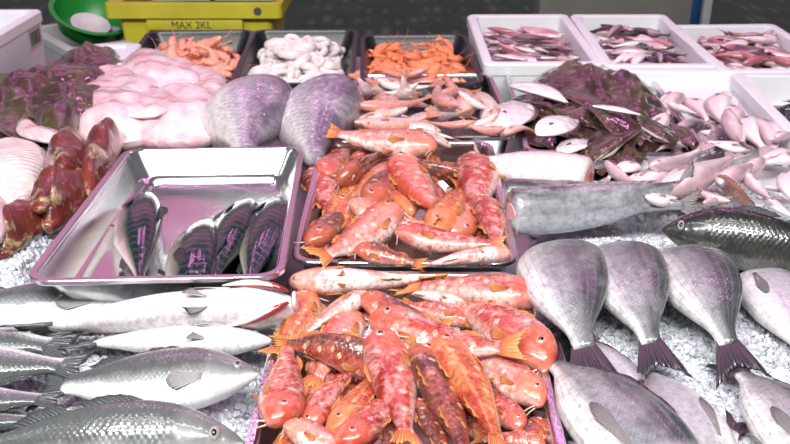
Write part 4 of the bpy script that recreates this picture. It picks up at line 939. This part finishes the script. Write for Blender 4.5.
# ================================================================== two silver cut fish behind the trays
l1 = fish('loin', 249, 102, 244, 152, .020, .004, 158, 'cut_fish', 'silver-violet cut fish with smooth pale belly beside the skate wings', body='corvina', lod=0, fat=1.75)
l2 = fish('scored', 318, 102, 314, 158, .020, .004, 146, 'cut_fish', 'scaled silver fish scored with knife cuts in front of the squid rings', body='corvina', lod=0, fat=1.5)
for rt in (l1, l2): cut_face(rt, M['red_flesh'], .498, .055, .085)
v, f = tube([(.43, -.06, .04), (.50, -.05, .02), (.56, 0, -.02), (.50, .05, -.04)], [.02, .04, .05, .02], 10); mesh_obj('raw_flap', v, f, M['red_flesh'], l2)['label'] = 'raw pink flap'

# ================================================================== small pink fish tray
PF = [(352, 92, 430, 78), (372, 84, 440, 90), (430, 76, 372, 74), (400, 80, 470, 84), (380, 100, 356, 80), (356, 112, 440, 100), (390, 112, 372, 84), (410, 108, 402, 80), (430, 96, 480, 88), (440, 84, 478, 104), (350, 120, 420, 112),
 (448, 112, 432, 84), (470, 112, 464, 84), (398, 124, 470, 112), (360, 132, 440, 118), (426, 106, 480, 116), (490, 108, 470, 88), (410, 118, 356, 106), (352, 128, 396, 114), (440, 130, 372, 126), (476, 126, 420, 124), (500, 122, 442, 130),
 (412, 132, 462, 138), (500, 130, 538, 126), (362, 138, 392, 126), (454, 138, 392, 134), (486, 118, 506, 104), (380, 96, 440, 108), (460, 96, 500, 116), (508, 134, 460, 126), (352, 104, 392, 120), (420, 90, 372, 96)]
for i, (hx, hy, tx, ty) in enumerate(PF):
    lb = 'small slender pink fish heaped in the steel tray before the orange prawns'
    if i == 23: lb = 'small pink fish whose red tail sticks out over the right corner of its tray'
    elif i == 25: lb = 'plump little pink fish curled at the near rim of the small pink fish tray'
    h = .018+.008*(i % 3) if hy > 95 else .006+.008*(i % 3)
    fish('whiting', hx, hy, tx, ty, h, h-.006, rnd.choice((10, -30, 170, 200, 60)), 'small_pink_fish', lb, group='small pink fish in the steel tray', ky=rnd.choice((-1.0, -.5, .5, 1.0)), kz=rnd.choice((-.5, 0, .5)),
         body=('pinkfish', 'pinkfish_grey', 'pinkfish')[i % 3], fin='pinkfish_fin', lod=1, fat=1.15, skip=('dorsal_fin', 'anal_fin', 'pelvic_fin'))

# ================================================================== heaps of little things in boxes
def heap(q, n, dz0, dz1, mk, inner=.06, lo=(0, 0), hi=(1, 1), seed=1):
    Mx, W, L = q; rr = random.Random(seed)
    for i in range(n):
        u, w = rr.uniform(lo[0], hi[0]), rr.uniform(lo[1], hi[1])
        x, y = (u-.5)*(W-2*inner), (w-.5)*(L-2*inner); e = 1-max(abs(u-.5), abs(w-.5))**2*2.2
        z = dz0+(dz1-dz0)*(i/n)*max(.2, e)
        mk(i, Mx, Vector((x, y, z)), rr)
def small(sp, body, L0, L1, name, label, group, mainang=None, spread=40, cat='fish', fat=1.0, pick=None):
    def mk(i, Mx, p, rr):
        a = R(rr.uniform(0, 360) if mainang is None else mainang+rr.gauss(0, spread)+(180 if rr.random() < .5 else 0)); l = rr.uniform(L0, L1)/2
        d = Vector((math.cos(a)*l, math.sin(a)*l, rr.uniform(-.006, .006))); bd = body if not pick else rr.choice(pick)
        fish3(sp, Mx @ (p+d), Mx @ (p-d), rr.choice((-20, 10, 30, 160, 190, 210)), name, label, cat, group, ky=rr.choice((-.5, 0, .5)), body=bd, lod=2, fat=fat)
    return mk
heap(F1, 230, -.072, .005, small('mackerel', 'anchovy', .09, .13, 'anchovy', 'thin purplish anchovy heaped in the leftmost white foam box', 'anchovies in the foam box', 155, 22, pick=('anchovy', 'anchovy', 'rosefish')), inner=.06, seed=3, hi=(1, .92))
heap(F2, 220, -.072, .015, small('mackerel', 'sardine', .09, .13, 'sardine', 'small dark and silver sardine heaped in the middle white foam box', 'sardines in the foam box', 170, 40, pick=('sardine', 'anchovy', 'darkbass', 'rosefish', 'whiting'), fat=1.25), inner=.06, seed=4, hi=(1, .9))
heap(F3, 200, -.072, .015, small('whiting', 'rosefish', .09, .13, 'rosy_fish', 'small rosy fish heaped in the far right white foam box', 'rosy fish in the foam box', 150, 35, pick=('rosefish', 'rosefish', 'whiting', 'anchovy'), fat=1.4), inner=.06, seed=5, hi=(1, .9))
heap(F5, 40, -.065, -.015, small('mackerel', 'sardine', .15, .20, 'sardine', 'dark fish in the white foam box at the right edge', 'dark fish at the right edge', 170, 30, pick=('sardine', 'darkbass', 'mackerel'), fat=1.3), inner=.075, seed=6, hi=(.9, .9))

# ---- prawns
def prawn_mesh(m, seed):
    rr = random.Random(seed); n = 18; path, rad = [], []
    for i in range(n+1):
        t = i/n; a = -1.15+2.5*t; r0 = .5
        path.append(Vector((math.cos(a)*r0-.2, math.sin(a)*r0, .02*math.sin(t*5+seed))))
        b = 1.3*(.045+.075*math.sin(PI*min(1, t*1.25+.12))) if t < .75 else .10*(1-t)*2.6+.03
        rad.append(max(.012, b*(1+.10*((i % 2)*2-1)*(.25 < t < .9))))
    v, f = tube(path, rad, 10); v = [(a_, b_, c_*.8) for a_, b_, c_ in v]
    def app(p, r, k=5):
        nonlocal v, f
        o = len(v); tv, tf = tube(p, r, k); v = list(v)+list(tv); f = f+[tuple(o+i for i in q) for q in tf]
    e = path[-1]; t = (path[-1]-path[-2]).normalized(); s = Vector((-t.y, t.x, 0))
    for q in (-.14, -.07, 0, .07, .14): app([e-t*.03, e+t*.10+s*q*.6, e+t*.17+s*q], [.012, .03, .012], 5)
    h = path[0]; t = (path[0]-path[1]).normalized(); s = Vector((-t.y, t.x, 0))
    app([h, h+t*.12-s*.01, h+t*.22+s*.03], [.022, .012, .003]); 
    for q in (-1, 1): app([h, h+t*.25+s*q*.10, h+t*.45+s*q*.25+Vector((0, 0, .05)), h+t*.6+s*q*.5+Vector((0, 0, .03))], [.009, .007, .006, .003], 4)
    for k in range(3, 12, 2):
        p = path[k]; inn = (Vector((-.2, 0, 0))-p).normalized(); app([p+inn*.05, p+inn*.15+Vector((0, 0, .03)), p+inn*.22], [.014, .011, .004], 4)
    return mesh_obj('prawn', v, f, m, link=False)
PM = {k: [prawn_mesh(M[k], s) for s in range(4)] for k in ('shrimp', 'shrimp_pink')}
def prawn(kind, label, group):
    def mk(i, Mx, p, rr):
        o = bpy.data.objects.new('prawn', rr.choice(PM[kind])); COL.objects.link(o)
        s = rr.uniform(.072, .092); o.matrix_world = Mx @ Matrix.Translation(p) @ Matrix.Rotation(rr.uniform(0, 6.28), 4, 'Z') @ Matrix.Rotation(rr.gauss(0, .35), 4, 'X') @ Matrix.Diagonal((s, s, s, 1))
        tag(o, label, 'prawn', group)
    return mk
heap(B1, 90, -.048, .006, prawn('shrimp_pink', 'peach-coloured prawn heaped in the left black tray', 'peach prawns in the left black tray'), inner=.055, seed=7, lo=(.1, 0))
heap(B3, 90, -.048, .006, prawn('shrimp', 'orange prawn heaped in the right black tray', 'orange prawns in the right black tray'), inner=.055, seed=8, hi=(1, .9))
# ---- squid rings
def ring_mesh(s):
    rr = random.Random(s); n = 22; k = 10; v, f = [], []; ex = rr.uniform(.8, 1.15)
    for i in range(n):
        a = 2*PI*i/n; r0 = 1+.10*math.sin(2*a+s)+.05*math.sin(5*a+s*2); tr = .36+.06*math.sin(3*a+s)
        for j in range(k):
            b = 2*PI*j/k; rr_ = r0+tr*math.cos(b)*.8; v.append((rr_*math.cos(a)*ex, rr_*math.sin(a), tr*1.5*math.sin(b)+.1*math.sin(2*a+s)))
    for i in range(n):
        for j in range(k): f.append((i*k+j, ((i+1) % n)*k+j, ((i+1) % n)*k+(j+1) % k, i*k+(j+1) % k))
    return mesh_obj('squid_ring', v, f, M['squid'], link=False)
RM = [ring_mesh(s) for s in range(4)]
def ring(i, Mx, p, rr):
    o = bpy.data.objects.new('squid_ring', rr.choice(RM)); COL.objects.link(o); s = rr.uniform(.020, .029)
    o.matrix_world = Mx @ Matrix.Translation(p) @ Matrix.Rotation(rr.uniform(0, 6.28), 4, 'Z') @ Matrix.Rotation(rr.gauss(0, .5), 4, 'X') @ Matrix.Diagonal((s, s, s*.8, 1))
    tag(o, 'white squid ring heaped in the middle black tray', 'squid ring', 'squid rings in the middle black tray')
heap(B2, 100, -.045, .010, ring, inner=.055, seed=9, hi=(1, .92))

# ================================================================== light
def area(name, loc, look, sx, sy, power, col):
    l = bpy.data.lights.new(name, 'AREA'); l.shape = 'RECTANGLE'; l.size = sx; l.size_y = sy; l.energy = power; l.color = col
    o = bpy.data.objects.new(name, l); COL.objects.link(o); o.location = loc; d = Vector(look)-Vector(loc)
    o.rotation_euler = d.to_track_quat('-Z', 'Y').to_euler(); return o
area('added_pink_panel', (-.3, 4.4, 1.35), (-.1, 1.3, 0), 4.4, 1.1, 9, (1.0, .28, .62))  # added unseen wide panel, placed so the mackerel tray floor mirrors pink
for x in (-1.35, -.45, .45, 1.35):
    area('pink_tube_lamp', (x, 3.2, 2.1), (x, 1.3, 0), .5, .05, 3.6, (1.0, .30, .80))
    area('pink_tube_lamp', (x+.3, 2.4, 2.4), (x+.3, 1.3, 0), .5, .05, 3.4, (1.0, .38, .84))
area('white_tube_lamp', (-.2, -.35, 2.0), (0, 1.4, 0), 2.6, .14, 116, (1.0, .99, .98))
area('white_tube_lamp', (-.2, .3, 2.6), (0, 1.2, 0), 2.6, .08, 24, (.97, .985, 1.0))
area('white_tube_lamp', (-2.6, .7, 1.5), (0, 1.1, 0), .12, 1.6, 7, (.93, .97, 1.0))
w = bpy.data.worlds.new('market hall'); scene.world = w; w.use_nodes = True
w.node_tree.nodes['Background'].inputs[0].default_value = (.86, .87, .90, 1); w.node_tree.nodes['Background'].inputs[1].default_value = .16
scene.view_settings.exposure = 0.1
